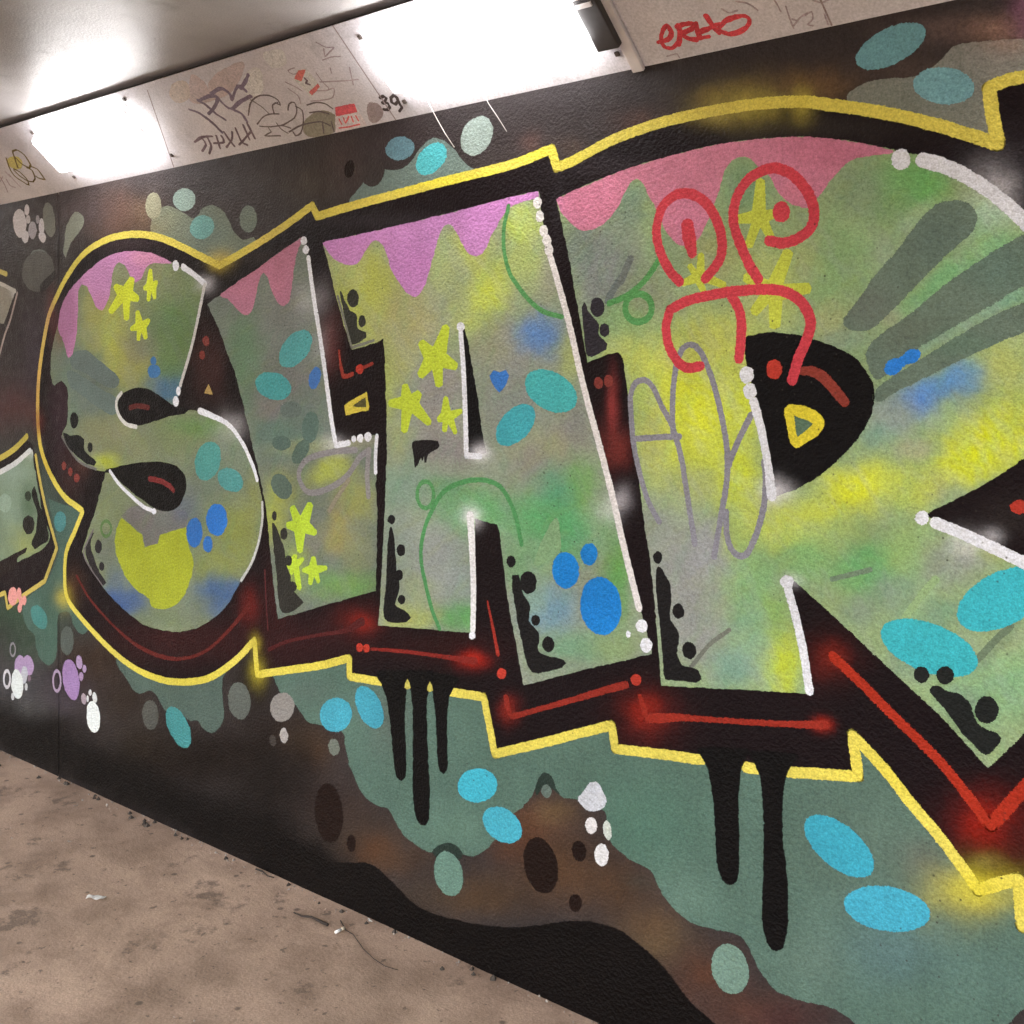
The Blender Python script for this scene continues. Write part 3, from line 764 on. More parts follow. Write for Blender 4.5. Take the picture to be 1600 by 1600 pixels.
# ---- neighbouring letter, cut by the left edge of the view
K = 'left'
for s in ((25, 800, 30, 60, (132, 150, 132), .7), (40, 850, 30, 24, (150, 156, 92), .7), (20, 740, 30, 20, (146, 164, 150), .6), (45, 790, 12, 30, (70, 92, 66), .7)):
    spray(K, *s[:5], s[5])
patch('shadow_fill', [(-200, 820, 1), (0, 722), (44, 690), (60, 740), (72, 800), (88, 856), (70, 908), (36, 930), (10, 950), (7, 926), (-60, 960), (-200, 980, 1)], (30, 20, 22), wall, (), grid=.02)
nl = patch('painted_letter', [(-160, 830, 1), (0, 742), (47, 702), (52, 722), (58, 755), (66, 800), (76, 846), (30, 876), (0, 884), (-160, 930, 1)], (120, 136, 112), wall, (K, W), grid=.012, label='pale green edge of the neighbouring painted letter at far left')
patch('corner_shading', [(54, 760), (62, 790), (72, 815), (75, 842), (62, 852), (54, 858), (50, 850), (56, 832), (58, 800), (50, 775)], (30, 26, 24), nl)
bub(45, 820, 9, 14, 0, (38, 34, 30), nl, 'shading_dot'); bub(44, 775, 5, 7, 0, (48, 56, 44), nl, 'shading_dot'); bub(8, 786, 10, 14, 0, (140, 158, 140), nl, 'bubble')
patch('corner_shading', [(-60, 905), (0, 878), (42, 856), (40, 862), (26, 872), (26, 886), (-60, 930)], (36, 26, 24), nl)
stroke('highlight_line', [(-60, 776), (0, 738), (24, 724), (47, 704)], .022, (206, 206, 204), nl)
stroke('yellow_outline', [(-80, 755), (0, 716), (22, 702), (42, 682)], .024, (186, 170, 84), wall, (G,))
stroke('yellow_outline', [(56, 712), (62, 748), (72, 795), (89, 856, 1), (70, 908, 1), (36, 931), (12, 950, 1), (8, 926, 1), (-40, 946)], .018, (196, 176, 96), wall, (G,))
for (cx, cy, rx, ry) in ((20, 932, 7, 14), (30, 928, 3.5, 9), (33, 940, 3, 8), (38, 938, 3, 7), (31, 950, 3, 6)):
    bub(cx, cy, rx, ry, 0, (222, 154, 146))
patch('letter_corner', [(-60, 420, 1), (0, 442, 1), (24, 455, 1), (6, 505, 1), (-60, 500, 1)], (146, 140, 128), wall, (W,))
stroke('highlight_line', [(-40, 428), (0, 443), (24, 455)], .016, (190, 184, 176), wall)
stroke('highlight_line', [(27, 458), (16, 500), (7, 525), (-2, 560)], .012, (168, 152, 146), wall)
stroke('yellow_outline', [(-30, 412), (0, 424), (10, 428)], .02, (196, 180, 106), wall)

# ---- black shadow mass of the big letters
YT = [(128, 797), (100, 775), (77, 737), (64, 700), (60, 668), (59, 637), (60, 600), (64, 562), (70, 525), (77, 492), (88, 465), (102, 437), (118, 412), (133, 395), (155, 380), (180, 370), (212, 366), (245, 370), (275, 381), (305, 396), (343, 415, 1),
      (400, 382), (442, 355), (488, 321, 1), (496, 338, 1), (560, 319), (632, 300), (700, 282), (800, 257), (862, 233, 1), (870, 262, 1), (900, 249), (950, 222), (1000, 202), (1050, 187), (1100, 176), (1150, 167), (1200, 161), (1255, 159), (1305, 165), (1350, 171), (1400, 180), (1450, 192), (1500, 206), (1560, 226, 1), (1551, 180, 1), (1545, 137, 1), (1572, 126), (1600, 120), (1800, 70)]
YL = [(129, 800), (117, 830), (103, 866), (102, 920), (109, 942), (135, 975), (170, 1012), (200, 1037), (228, 1053), (262, 1064), (300, 1065), (332, 1057), (370, 1030), (398, 1000, 1), (402, 1054, 1), (450, 1047), (500, 1040), (546, 1028, 1), (546, 1057, 1), (600, 1066, 1), (702, 1081), (756, 1089, 1), (764, 1130), (773, 1178, 1), (850, 1160), (900, 1147), (956, 1133, 1), (961, 1170, 1), (1030, 1178), (1100, 1187), (1180, 1201), (1232, 1206), (1341, 1213, 1), (1332, 1148, 1), (1382, 1202), (1425, 1257), (1462, 1300), (1500, 1350), (1528, 1391, 1), (1562, 1381), (1592, 1373, 1), (1597, 1448, 1), (1660, 1430), (1800, 1390)]
S_ = 'shadow'
for s in ((290, 1000, 160, 40, (58, 24, 24), .6), (470, 1000, 90, 40, (52, 24, 26), .7), (700, 1010, 100, 26, (50, 20, 20), .6), (430, 930, 20, 60, (60, 26, 26), .6), (95, 640, 20, 90, (60, 40, 48), .8), (110, 740, 20, 40, (66, 40, 38), .6), (115, 915, 16, 26, (78, 50, 34), .7), (96, 500, 14, 40, (56, 44, 50), .5),
          (565, 972, 14, 10, (196, 52, 40), .8), (560, 970, 34, 22, (96, 30, 26), .7), (738, 1032, 20, 12, (186, 44, 32), .8), (1008, 1115, 20, 22, (196, 52, 36), .85), (1010, 1120, 44, 40, (104, 30, 24), .7), (795, 1110, 14, 18, (150, 44, 34), .6),
          (1302, 1028, 24, 22, (150, 44, 32), .8), (1290, 1030, 44, 40, (76, 26, 22), .6), (1285, 1132, 14, 10, (190, 50, 34), .7), (1547, 1285, 34, 30, (206, 44, 24), .85), (1555, 1290, 66, 50, (110, 26, 20), .7), (1600, 1310, 50, 60, (60, 20, 18), .6), (390, 945, 14, 26, (110, 34, 30), .7),
          (515, 530, 16, 40, (96, 56, 54), .7), (520, 555, 14, 26, (86, 36, 36), .6), (505, 460, 12, 30, (104, 96, 100), .4),
          (958, 640, 8, 50, (150, 62, 60), .85), (962, 700, 22, 26, (134, 56, 50), .85), (950, 690, 26, 40, (84, 40, 38), .5), (975, 780, 14, 20, (120, 112, 118), .5),
          (318, 570, 20, 60, (60, 36, 34), .7), (340, 580, 14, 50, (74, 46, 44), .5), (360, 660, 24, 24, (96, 90, 90), .4), (310, 640, 30, 12, (36, 30, 32), .7), (130, 720, 10, 20, (90, 56, 48), .5),
          (1250, 200, 160, 24, (54, 48, 44), .6), (600, 345, 160, 14, (50, 44, 48), .6), (950, 260, 70, 16, (52, 44, 48), .6), (1560, 280, 60, 60, (58, 54, 60), .6), (1580, 810, 60, 30, (50, 44, 42), .5), (200, 380, 60, 12, (62, 48, 52), .6), (400, 400, 40, 12, (52, 44, 40), .5), (870, 330, 10, 70, (42, 36, 40), .6)):
    spray(S_, *s[:5], s[5])
black = patch('shadow_fill', YT[::-1] + YL, (24, 15, 18), wall, (S_, G, W), grid=.009)
# yellow contour
Y_ = 'yel'
for s in ((690, 283, 110, 16, (244, 230, 84), .8), (840, 240, 40, 16, (246, 234, 88), .8), (900, 250, 60, 26, (222, 210, 92), .6), (1150, 168, 120, 14, (214, 194, 96), .6), (560, 320, 40, 14, (228, 206, 100), .7), (420, 370, 60, 30, (206, 184, 96), .8), (75, 500, 12, 70, (206, 164, 120), .7), (60, 600, 10, 70, (204, 150, 96), .7), (62, 662, 8, 20, (176, 92, 56), .7),
          (500, 1040, 80, 16, (222, 206, 88), .6), (270, 1060, 120, 20, (212, 198, 80), .7), (110, 880, 20, 60, (206, 190, 84), .7), (1380, 1220, 60, 60, (240, 220, 84), .5), (70, 730, 14, 40, (214, 178, 66), .6)):
    spray(Y_, *s[:5], s[5])
YC_ = (224, 208, 100)
stroke('yellow_outline', YT, .0245, YC_, wall, (Y_, G))
for seg in (YL[:20], [(702, 1081, 1)] + YL[21:YL.index((961, 1170, 1)) + 1] + [(1030, 1178), (1097, 1187)], [(1164, 1198), (1182, 1202)], [(1230, 1206, 1)] + YL[YL.index((1341, 1213, 1)):]):
    stroke('yellow_outline', seg, .0225, YC_, wall, (Y_, G))
# black drips running from the shadow
DR = (13, 11, 12)
for pts in ([(590, 1050), (597, 1068), (605, 1090), (609, 1115), (613, 1155), (617, 1198), (621, 1214), (627, 1219), (632, 1214), (634, 1198), (632, 1125), (634, 1088), (637, 1063), (640, 1050)],
            [(634, 1050), (638, 1064), (643, 1084), (646, 1112), (646, 1197), (646, 1237), (650, 1274), (658, 1288), (664, 1288), (669, 1278), (671, 1237), (669, 1197), (666, 1125), (667, 1088), (671, 1066), (676, 1050)],
            [(668, 1050), (673, 1066), (678, 1090), (682, 1125), (685, 1190), (688, 1203), (693, 1208), (698, 1202), (699, 1192), (698, 1125), (701, 1092), (708, 1074), (716, 1060)],
            [(1092, 1170), (1100, 1186), (1108, 1206), (1115, 1246), (1119, 1300), (1122, 1350), (1129, 1374), (1140, 1381), (1150, 1375), (1154, 1352), (1153, 1300), (1153, 1250), (1156, 1205), (1163, 1186), (1168, 1172)],
            [(1172, 1175), (1180, 1192), (1189, 1216), (1194, 1260), (1194, 1350), (1192, 1430), (1195, 1456), (1202, 1476), (1212, 1484), (1222, 1479), (1229, 1450), (1229, 1375), (1222, 1312), (1222, 1250), (1227, 1214), (1236, 1192), (1246, 1180)]):
    patch('paint_drip', pts, DR, wall, (), mott=.2)
for pts in ([(637, 1062), (641, 1074), (636, 1076), (633, 1074)], [(672, 1066), (676, 1078), (671, 1080), (668, 1078)]):
    patch('yellow_outline', pts, (196, 186, 96), wall, (), wob=.2)
# red accents in the shadow
RD = (158, 52, 42)
def red(pts, w, col=RD, taper=None): return stroke('red_accent', pts, w * .85, tuple(c * .92 for c in col), wall, ('redv',), taper=taper, soft=.011)
red([(120, 900), (140, 935), (175, 975), (212, 1007), (250, 1025), (287, 1029), (325, 1015), (362, 980), (390, 945)], .016, (104, 40, 36), [.8, .7, .6, 1, 1.1, .8, .6, .8, 1.6])
red([(420, 1015), (450, 1002), (500, 992), (540, 985), (566, 971)], .014, (88, 36, 36), [1, .8, .8, 1, 2.4])
red([(414, 890), (416, 940), (419, 985)], .007, (92, 44, 46))
for (x, y, rx, ry) in ((562, 1012, 4.5, 5.5), (573, 1013, 4.5, 5.5), (784, 1052, 6, 7.5), (994, 1062, 7, 7.5), (1210, 577, 11, 14), (562, 577, 5, 6), (322, 533, 5, 7), (316, 555, 4, 6), (935, 598, 6, 8), (951, 595, 6, 8), (1593, 792, 12, 9), (100, 728, 3, 6), (110, 737, 3, 6), (120, 747, 4, 6)):
    bub(x, y, rx, ry, 0, {True: (176, 60, 48), False: (128, 60, 54)}[x > 550 and y > 500 and x not in (935, 951)], wall, 'red_accent')
red([(580, 1014), (610, 1016), (650, 1020), (700, 1027), (742, 1033)], .013, (140, 46, 40), [.5, .9, .8, 1, 2.2])
red([(762, 940), (768, 970), (774, 1000), (778, 1022)], .011, (166, 56, 46), [.4, .8, 1, 1.4])
red([(791, 1090), (794, 1108), (799, 1120, 1), (850, 1106), (900, 1092), (940, 1080), (978, 1070)], .017, (150, 50, 40), [1.2, .9, .8, .9, 1.1, 1.3])
red([(1000, 1088), (1006, 1106), (1011, 1123, 1), (1060, 1121), (1120, 1125), (1200, 1130), (1290, 1133)], .017, (160, 52, 40), [.6, 1.8, .9, .7, .7, .8, 1.4])
red([(1302, 1026), (1340, 1062), (1400, 1122), (1475, 1197), (1548, 1291, 1), (1600, 1232), (1680, 1150)], .024, (184, 56, 38), [1, .9, .9, .9, 1.2, 1.1, 1])
red([(1250, 580), (1268, 580), (1286, 589), (1302, 606), (1320, 628)], .022, (136, 60, 50))
red([(530, 548), (532, 568), (536, 588, 1), (543, 588), (551, 584)], .014, (164, 66, 54), [.3, .5, 1.2, 1.2, 1])
red([(569, 574), (582, 568)], .011, (158, 64, 54))

# ---- letter S
def sp(key, L):
    for s in L: spray(key, *s[:5], s[5] if len(s) > 5 else .85, s[6] if len(s) > 6 else 0, s[7] if len(s) > 7 else 1.6)
sp('S', [(170, 540, 40, 90, (168, 170, 84), .9), (150, 480, 20, 60, (150, 150, 96), .8), (275, 500, 48, 100, (100, 126, 80), .9), (235, 430, 40, 26, (142, 142, 108), .8), (260, 450, 40, 30, (130, 138, 104), .6), (210, 570, 34, 40, (160, 158, 88), .7), (218, 545, 26, 26, (128, 126, 108), .6),
         (120, 580, 44, 50, (112, 126, 116), .95), (155, 600, 30, 16, (102, 110, 106), .9, 30), (150, 630, 40, 24, (108, 122, 116), .8), (265, 605, 34, 24, (76, 110, 138), .9), (270, 570, 26, 22, (98, 128, 88), .6), (110, 630, 14, 60, (116, 132, 122), .6),
         (170, 680, 50, 26, (140, 140, 106), .8), (165, 720, 22, 16, (176, 184, 70), .9), (215, 700, 50, 20, (132, 134, 104), .8), (310, 668, 50, 18, (104, 136, 82), .85), (260, 690, 50, 24, (118, 130, 92), .7), (370, 700, 30, 34, (118, 132, 116), .8), (330, 750, 50, 36, (112, 120, 110), .7),
         (250, 810, 40, 26, (118, 114, 112), .9), (290, 790, 30, 30, (104, 112, 128), .7), (170, 800, 22, 30, (128, 138, 104), .8), (165, 860, 16, 30, (112, 118, 108), .8), (370, 840, 40, 60, (132, 138, 76), .9), (330, 890, 30, 30, (140, 148, 78), .7), (395, 790, 14, 40, (138, 142, 82), .7),
         (195, 935, 40, 26, (72, 98, 146), .95), (345, 930, 44, 30, (74, 104, 150), .95), (265, 965, 50, 16, (116, 128, 100), .8), (310, 945, 26, 18, (112, 122, 108), .6), (180, 900, 14, 20, (92, 108, 128), .6)])
LS = patch('painted_letter', [(205, 394), (236, 398), (269, 411), (300, 428), (322, 444, 1), (319, 456), (300, 540), (282, 606), (273, 634, 1), (273, 645, 1), (295, 642), (311, 643), (328, 648), (360, 667), (384, 702), (399, 738), (408, 775), (410, 810), (402, 850), (392, 880), (375, 908), (355, 944), (325, 971), (290, 985), (255, 984), (220, 972), (180, 938), (155, 907), (136, 878), (129, 862, 1), (140, 827), (150, 797), (158, 765), (167, 736, 1),
      (150, 733), (125, 722), (108, 700), (98, 680), (104, 665), (107, 640), (105, 605), (96, 594), (85, 602), (80, 585), (80, 560), (85, 530), (92, 500), (100, 472), (112, 452), (132, 430), (155, 410), (180, 398)], (126, 134, 106), wall, ('S', W, G), grid=.007, label='green and yellow painted letter S with pink top')
PK = 'pink'
sp(PK, [(150, 430, 60, 40, (192, 138, 182), .8), (105, 500, 14, 50, (162, 112, 146), .8), (230, 402, 30, 14, (206, 146, 170), .7), (420, 420, 60, 50, (178, 116, 136), .7), (560, 385, 50, 24, (200, 138, 194), .8), (650, 420, 40, 40, (202, 138, 198), .8), (800, 330, 80, 40, (206, 140, 200), .7),
        (920, 320, 60, 40, (214, 134, 160), .8), (1080, 260, 120, 40, (200, 128, 148), .7), (1080, 340, 30, 30, (212, 134, 160), .7), (1300, 240, 90, 30, (194, 118, 140), .8), (1250, 300, 26, 20, (214, 130, 150), .7)])
patch('pink_drip', [(268, 411), (240, 410), (229, 417), (220, 435), (212, 440), (204, 430), (195, 413), (186, 409), (178, 418), (174, 440), (169, 466), (160, 484), (150, 478), (142, 460), (136, 447), (128, 443), (122, 455), (121, 490), (118, 530), (112, 556), (107, 559), (103, 546), (98, 526), (92, 518), (92, 500), (100, 471), (112, 451), (132, 430), (155, 409), (180, 397), (205, 393), (236, 397)], (190, 132, 172), LS, (PK,), grid=.012)
patch('yellow_bowl', [(190, 810, 1), (222, 836, 1), (226, 857, 1), (247, 850, 1), (250, 837, 1), (290, 824, 1), (295, 855), (302, 878), (297, 907), (287, 930), (270, 947), (252, 951), (237, 947), (234, 935), (210, 917), (195, 897), (184, 872), (180, 842), (184, 822)], (166, 174, 62), LS, ())
patch('grey_wash', [(190, 806, 1), (222, 832, 1), (227, 854, 1), (246, 848, 1), (250, 834, 1), (292, 822, 1), (290, 800), (250, 798), (210, 792)], (118, 114, 112), LS, ('S',), grid=.012)
patch('teal_ray', [(110, 560), (122, 549), (134, 548), (150, 560), (175, 580), (186, 593), (180, 606), (160, 600), (135, 583), (114, 574)], (104, 116, 112), LS, ('tw',), grid=.015)
patch('teal_ray', [(106, 580), (118, 582), (130, 590), (162, 611), (180, 621), (183, 640), (176, 648), (150, 633), (122, 612), (108, 600)], (108, 122, 117), LS, ('tw',), grid=.015)
for a in (((196, 460), [(180, 447), (207, 435), (216, 467), (198, 498), (173, 487)]), ((236, 448), [(235, 422), (245, 440), (242, 466), (232, 469), (225, 451)]), ((220, 510), [(215, 487), (233, 500), (228, 528), (216, 531), (205, 514)])):
    star(*a[0], a[1], (206, 216, 72), LS)
for (cx, cy, rx, ry, rot, col) in ((325, 720, 19, 30, 14, (86, 150, 144)), (360, 750, 21, 16, 36, (86, 148, 146)), (304, 832, 12, 22, 0, (58, 112, 182)), (339, 812, 16, 24, 0, (56, 118, 196)), (325, 850, 7, 12, 0, (58, 112, 182)), (241, 580, 9, 10, 20, (70, 116, 166)), (240, 564, 4, 6, 0, (70, 116, 166))):
    bub(cx, cy, rx, ry, rot, col, LS)
stroke('tag_ring', [(166 + 8 * math.cos(a), 826 + 12 * math.sin(a)) for a in np.linspace(0, 6.28, 14)[:-1]], .012, (92, 122, 74), LS, closed=True)
stroke('contour_line', [(97, 682), (108, 701), (125, 722), (150, 733)], .010, (112, 110, 106), LS)
stroke('contour_line', [(146, 828), (131, 862), (138, 882), (160, 914)], .008, (112, 104, 106), LS)
patch('counter', [(288, 646), (295, 640), (272, 634), (250, 620), (232, 609), (212, 607), (193, 615), (185, 632), (189, 650), (201, 662), (218, 664), (241, 657), (266, 649)], (20, 15, 18), LS)
patch('counter', [(163, 736), (185, 730), (207, 725), (250, 722), (271, 727), (285, 737), (291, 755), (287, 775), (277, 792), (262, 798), (245, 795), (225, 782), (205, 767), (187, 751), (172, 738)], (18, 14, 15), LS)
stroke('red_accent', [(203, 637), (215, 634), (232, 637)], .018, (92, 42, 40), LS)
stroke('red_accent', [(234, 748), (252, 752), (266, 760), (271, 766)], .018, (118, 48, 48), LS)
WH = (230, 230, 236)
def white(pts, w, parent, taper=None, col=WH): return stroke('highlight_line', pts, w, col, parent, taper=taper)
def wdot(x, y, rx, ry, parent, col=WH): return bub(x, y, rx, ry, 0, col, parent, 'highlight_dot')
white([(286, 417), (302, 428), (320, 443)], .02, LS, [1.2, .9, 1.1]); wdot(275, 415, 4.5, 7, LS)
white([(320, 445), (311, 490), (300, 540), (290, 575), (282, 602)], .014, LS, col=(206, 202, 200)); wdot(279, 611, 3, 6, LS); wdot(275, 627, 4, 7, LS)
white([(190, 614), (183, 624), (182, 636), (187, 651), (198, 663), (213, 667)], .015, LS, col=(212, 210, 206))
white([(312, 642), (330, 649), (358, 664), (380, 694), (396, 730), (402, 750)], .016, LS, [1.5, 1.1, 1, .9, .8])
white([(410, 785), (410, 812), (404, 848), (393, 880), (377, 907)], .010, LS, col=(196, 196, 194))
white([(172, 736), (186, 756), (205, 775), (225, 792), (238, 798)], .014, LS); wdot(241, 799, 3, 4, LS)
def corner(parent, pts, dots, col=(28, 26, 27)):
    patch('corner_shading', pts, col, parent)
    for d in dots: bub(*d, 0, col, parent, 'shading_dot')
corner(LS, [(99, 677), (110, 682), (120, 680), (131, 687), (132, 705), (150, 722), (147, 727), (130, 720), (108, 698)], [(116, 657, 6, 12), (141, 699, 3.5, 7)])
corner(LS, [(147, 832), (141, 850), (146, 870), (156, 895), (166, 910), (161, 914), (136, 873), (135, 855)], [(154, 854, 5, 10), (159, 885, 3.5, 6)], (44, 40, 42))

# ---- letter H
sp('H', [(385, 560, 26, 80, (98, 124, 96), .85), (450, 500, 40, 60, (126, 126, 122), .7), (450, 610, 50, 50, (122, 118, 116), .8), (440, 680, 50, 40, (96, 118, 108), .9), (490, 650, 30, 40, (106, 120, 114), .7), (480, 700, 60, 14, (150, 154, 112), .6), (425, 640, 20, 20, (130, 118, 122), .5),
         (515, 738, 38, 24, (176, 184, 80), .85, -20), (560, 780, 30, 40, (156, 158, 90), .8), (450, 760, 40, 30, (128, 134, 100), .7), (430, 800, 26, 50, (166, 172, 84), .9), (530, 830, 24, 36, (164, 152, 92), .85), (490, 850, 26, 30, (128, 126, 114), .8), (560, 860, 26, 40, (138, 144, 108), .8), (540, 915, 60, 26, (112, 150, 88), .9), (460, 890, 24, 40, (150, 168, 80), .8), (560, 690, 30, 14, (150, 146, 124), .7)])
LH = patch('painted_letter', [(325, 476, 1), (345, 461), (400, 423), (432, 399), (473, 371, 1), (481, 405), (490, 462), (500, 525), (510, 595), (517, 650), (524, 696, 1), (550, 688), (575, 683), (590, 680, 1), (588, 712), (587, 760), (589, 800), (588, 860), (587, 922, 1), (550, 932), (500, 947), (435, 966, 1), (425, 882), (418, 805), (408, 750), (397, 702), (385, 650), (370, 588), (355, 548), (340, 507)], (116, 124, 114), wall, ('H', W), grid=.007, label='grey green painted letter H with pink top')
patch('pink_drip', [(345, 461), (356, 466), (366, 476), (378, 489), (388, 491), (395, 481), (401, 455), (406, 434), (412, 425), (419, 432), (425, 452), (435, 472), (444, 478), (451, 472), (455, 450), (459, 420), (463, 397), (473, 371, 1), (432, 399), (400, 423)], (184, 124, 146), LH, (PK,), grid=.012)
for (cx, cy, rx, ry, rot, col) in ((462, 545, 33, 19, -52, (92, 162, 162)), (427, 603, 28, 20, 18, (82, 156, 156)), (492, 590, 8, 17, 14, (74, 116, 178)), (440, 692, 14, 10, 0, (86, 104, 96)), (485, 668, 12, 24, 6, (90, 110, 102)), (470, 706, 10, 20, 30, (88, 106, 96)), (440, 760, 14, 20, -30, (92, 108, 98)), (455, 640, 16, 12, 0, (100, 112, 106))):
    bub(cx, cy, rx, ry, rot, col, LH)
stroke('tag_line', [(556, 703), (520, 706), (480, 718), (467, 742), (480, 768), (507, 766), (540, 746), (562, 715), (577, 703)], .018, (140, 136, 138), LH)
stroke('tag_line', [(577, 703), (574, 740), (576, 775)], .018, (146, 142, 142), LH)
stroke('tag_line', [(545, 750), (525, 780), (515, 798)], .014, (146, 138, 120), LH)
for a in (((470, 821), [(457, 793), (485, 788), (493, 833), (469, 861), (449, 821)]), ((490, 891), [(490, 871), (510, 887), (498, 909), (485, 912), (474, 891)]), ((459, 882), [(474, 873), (456, 896), (468, 919), (450, 886), (462, 868)])):
    star(*a[0], a[1], (188, 214, 76), LH)
white([(482, 403), (490, 462), (500, 525), (510, 595), (518, 655), (525, 696, 1), (545, 692)], .017, LH)
for (x, y, r) in ((475, 376, 4.5), (478, 390, 4.5), (553, 686, 3), (563, 685, 4.5), (575, 683, 5)): wdot(x, y, r, r * 1.3, LH)
white([(589, 681), (587, 710), (587, 738)], .013, LH)
corner(LH, [(426, 818), (435, 835), (444, 857), (447, 882), (454, 900), (456, 920), (474, 941), (468, 947), (441, 955), (433, 900)], [(444, 834, 5, 8), (451, 876, 5, 7), (458, 916, 5, 7), (429, 806, 3, 6)], (50, 48, 44))
patch('yellow_mark', poly((539, 634), (573, 613), (576, 640), (541, 648)), (212, 192, 84), wall)
patch('yellow_mark_core', poly((552, 635), (571, 622), (572, 635)), (86, 80, 50), wall, wob=.3)
patch('yellow_mark', poly((326, 601), (332, 616), (320, 614)), (178, 150, 96), wall, wob=.3)

# ---- letter A
sp('A', [(570, 460, 70, 90, (182, 188, 92), .9), (640, 500, 50, 50, (168, 164, 116), .8), (600, 600, 26, 60, (160, 170, 96), .8), (690, 410, 40, 60, (172, 184, 124), .85), (755, 470, 34, 66, (196, 208, 76), .9, 25), (740, 380, 30, 50, (186, 194, 100), .8), (820, 390, 34, 70, (168, 182, 108), .85), (810, 350, 26, 30, (186, 204, 84), .7), (720, 470, 20, 40, (166, 176, 130), .7), (860, 430, 20, 50, (150, 152, 130), .7),
         (800, 540, 60, 40, (138, 138, 130), .8), (845, 522, 36, 30, (88, 128, 184), .9), (760, 520, 30, 40, (150, 152, 116), .6), (890, 560, 16, 40, (160, 170, 100), .7), (680, 640, 44, 64, (146, 142, 138), .9), (690, 600, 34, 30, (140, 136, 134), .8), (700, 700, 60, 26, (136, 130, 130), .85), (630, 560, 26, 30, (170, 172, 114), .7), (620, 690, 20, 40, (152, 160, 110), .7),
         (800, 620, 40, 60, (132, 132, 130), .8), (890, 690, 40, 50, (140, 136, 126), .85), (840, 700, 50, 30, (148, 150, 116), .7), (900, 660, 20, 40, (128, 128, 128), .5), (830, 730, 30, 40, (134, 128, 126), .7), (910, 760, 30, 50, (112, 160, 86), .85), (870, 770, 34, 40, (88, 144, 118), .85),
         (630, 760, 40, 40, (126, 150, 132), .85), (740, 800, 60, 44, (92, 156, 98), .92), (700, 760, 40, 20, (106, 150, 112), .7), (680, 880, 40, 60, (148, 152, 150), .85), (620, 850, 26, 60, (136, 148, 138), .8), (720, 900, 30, 60, (132, 140, 136), .8), (640, 965, 44, 22, (164, 170, 98), .9), (715, 968, 34, 26, (92, 152, 86), .9), (655, 930, 26, 30, (146, 156, 118), .7),
         (850, 820, 60, 60, (88, 156, 100), .9), (820, 880, 40, 50, (120, 158, 116), .8), (900, 840, 40, 40, (92, 160, 106), .8), (965, 900, 26, 80, (98, 152, 82), .9), (860, 955, 44, 36, (110, 146, 168), .85), (835, 930, 24, 30, (130, 156, 140), .8), (900, 1010, 60, 30, (112, 152, 120), .8), (960, 1010, 40, 30, (128, 148, 102), .8), (880, 1045, 60, 18, (132, 146, 124), .8), (940, 820, 22, 40, (130, 170, 120), .6)])
LA = patch('painted_letter', [(505, 380, 1), (600, 359), (700, 335), (800, 309), (841, 300, 1), (845, 330), (852, 370), (862, 407), (876, 455), (893, 520), (908, 587), (923, 645), (938, 700), (956, 770), (963, 800), (974, 850), (991, 920), (1001, 957), (1018, 1020, 1), (975, 1030), (900, 1048), (819, 1070, 1), (810, 1020), (798, 955), (790, 900), (782, 832), (777, 819, 1), (741, 809, 1), (741, 900), (737, 988, 1), (675, 982), (592, 976, 1), (597, 900), (602, 805), (605, 720), (605, 650), (602, 550), (600, 527, 1), (585, 535), (550, 546, 1), (540, 512), (526, 462), (513, 407)], (140, 148, 130), wall, ('A', W), grid=.007, gain=1.1, label='yellow green painted letter A with blue dots and purple top')  # fill colour raised to make up for weak light on this side
patch('pink_drip', [(505, 380, 1), (515, 395), (526, 406), (540, 412), (552, 413), (562, 407), (569, 394), (578, 380), (588, 374), (598, 381), (606, 400), (615, 425), (628, 446), (640, 460), (650, 463), (660, 452), (668, 430), (676, 402), (683, 375), (691, 356), (702, 349), (712, 358), (722, 378), (733, 395), (745, 399), (757, 390), (768, 366), (782, 342), (796, 323), (820, 313), (842, 308), (841, 300, 1), (800, 309), (700, 335), (600, 359)], (202, 142, 198), LA, (PK,), grid=.012)
patch('counter', poly((721, 506), (730, 530), (744, 610), (752, 668), (759, 707), (730, 713), (727, 640), (723, 560)), (15, 13, 15), LA, (W,), grid=.01)
white([(720, 520), (724, 570), (727, 640), (729, 712, 1), (750, 713)], .016, LA); wdot(720, 510, 5, 6, LA)
for (x, y) in ((840, 317), (844, 338), (850, 361), (855, 376), (858, 390)): wdot(x, y, 5.5, 8, LA, (232, 228, 226))
white([(860, 400), (876, 455), (893, 520), (908, 587), (923, 645), (938, 700), (956, 770), (964, 805), (974, 850), (990, 915), (999, 950)], .017, LA, col=(230, 224, 222))
wdot(1003, 978, 8, 9, LA); wdot(1010, 1008, 8, 10, LA)
white([(735, 806), (738, 860), (740, 920), (739, 985)], .017, LA, [1.6, 1.2, 1.1, 1], col=(232, 230, 230)); wdot(738, 993, 4, 5, LA)
wdot(982, 991, 2.5, 4, LA)
for (cx, cy, rx, ry, rot, col) in ((861, 611, 43, 28, 30, (82, 176, 176)), (806, 664, 37, 22, -48, (76, 166, 176)), (884, 891, 20, 27, -4, (42, 130, 206)), (921, 866, 12, 16, 0, (42, 128, 202)), (939, 947, 31, 44, -6, (42, 128, 204))):
    bub(cx, cy, rx, ry, rot, col, LA)
patch('heart', [(766, 588), (772, 581), (781, 583), (790, 580), (795, 587), (789, 600), (781, 612), (775, 606)], (66, 120, 192), LA)
for a in (((681, 560), [(697, 511), (713, 573), (686, 602), (657, 587), (658, 535)]), ((639, 630), [(633, 602), (656, 614), (671, 661), (632, 673), (609, 630)]), ((699, 651), [(697, 622), (721, 642), (712, 676), (695, 673), (685, 656)])):
    star(*a[0], a[1], (190, 206, 74), LA)
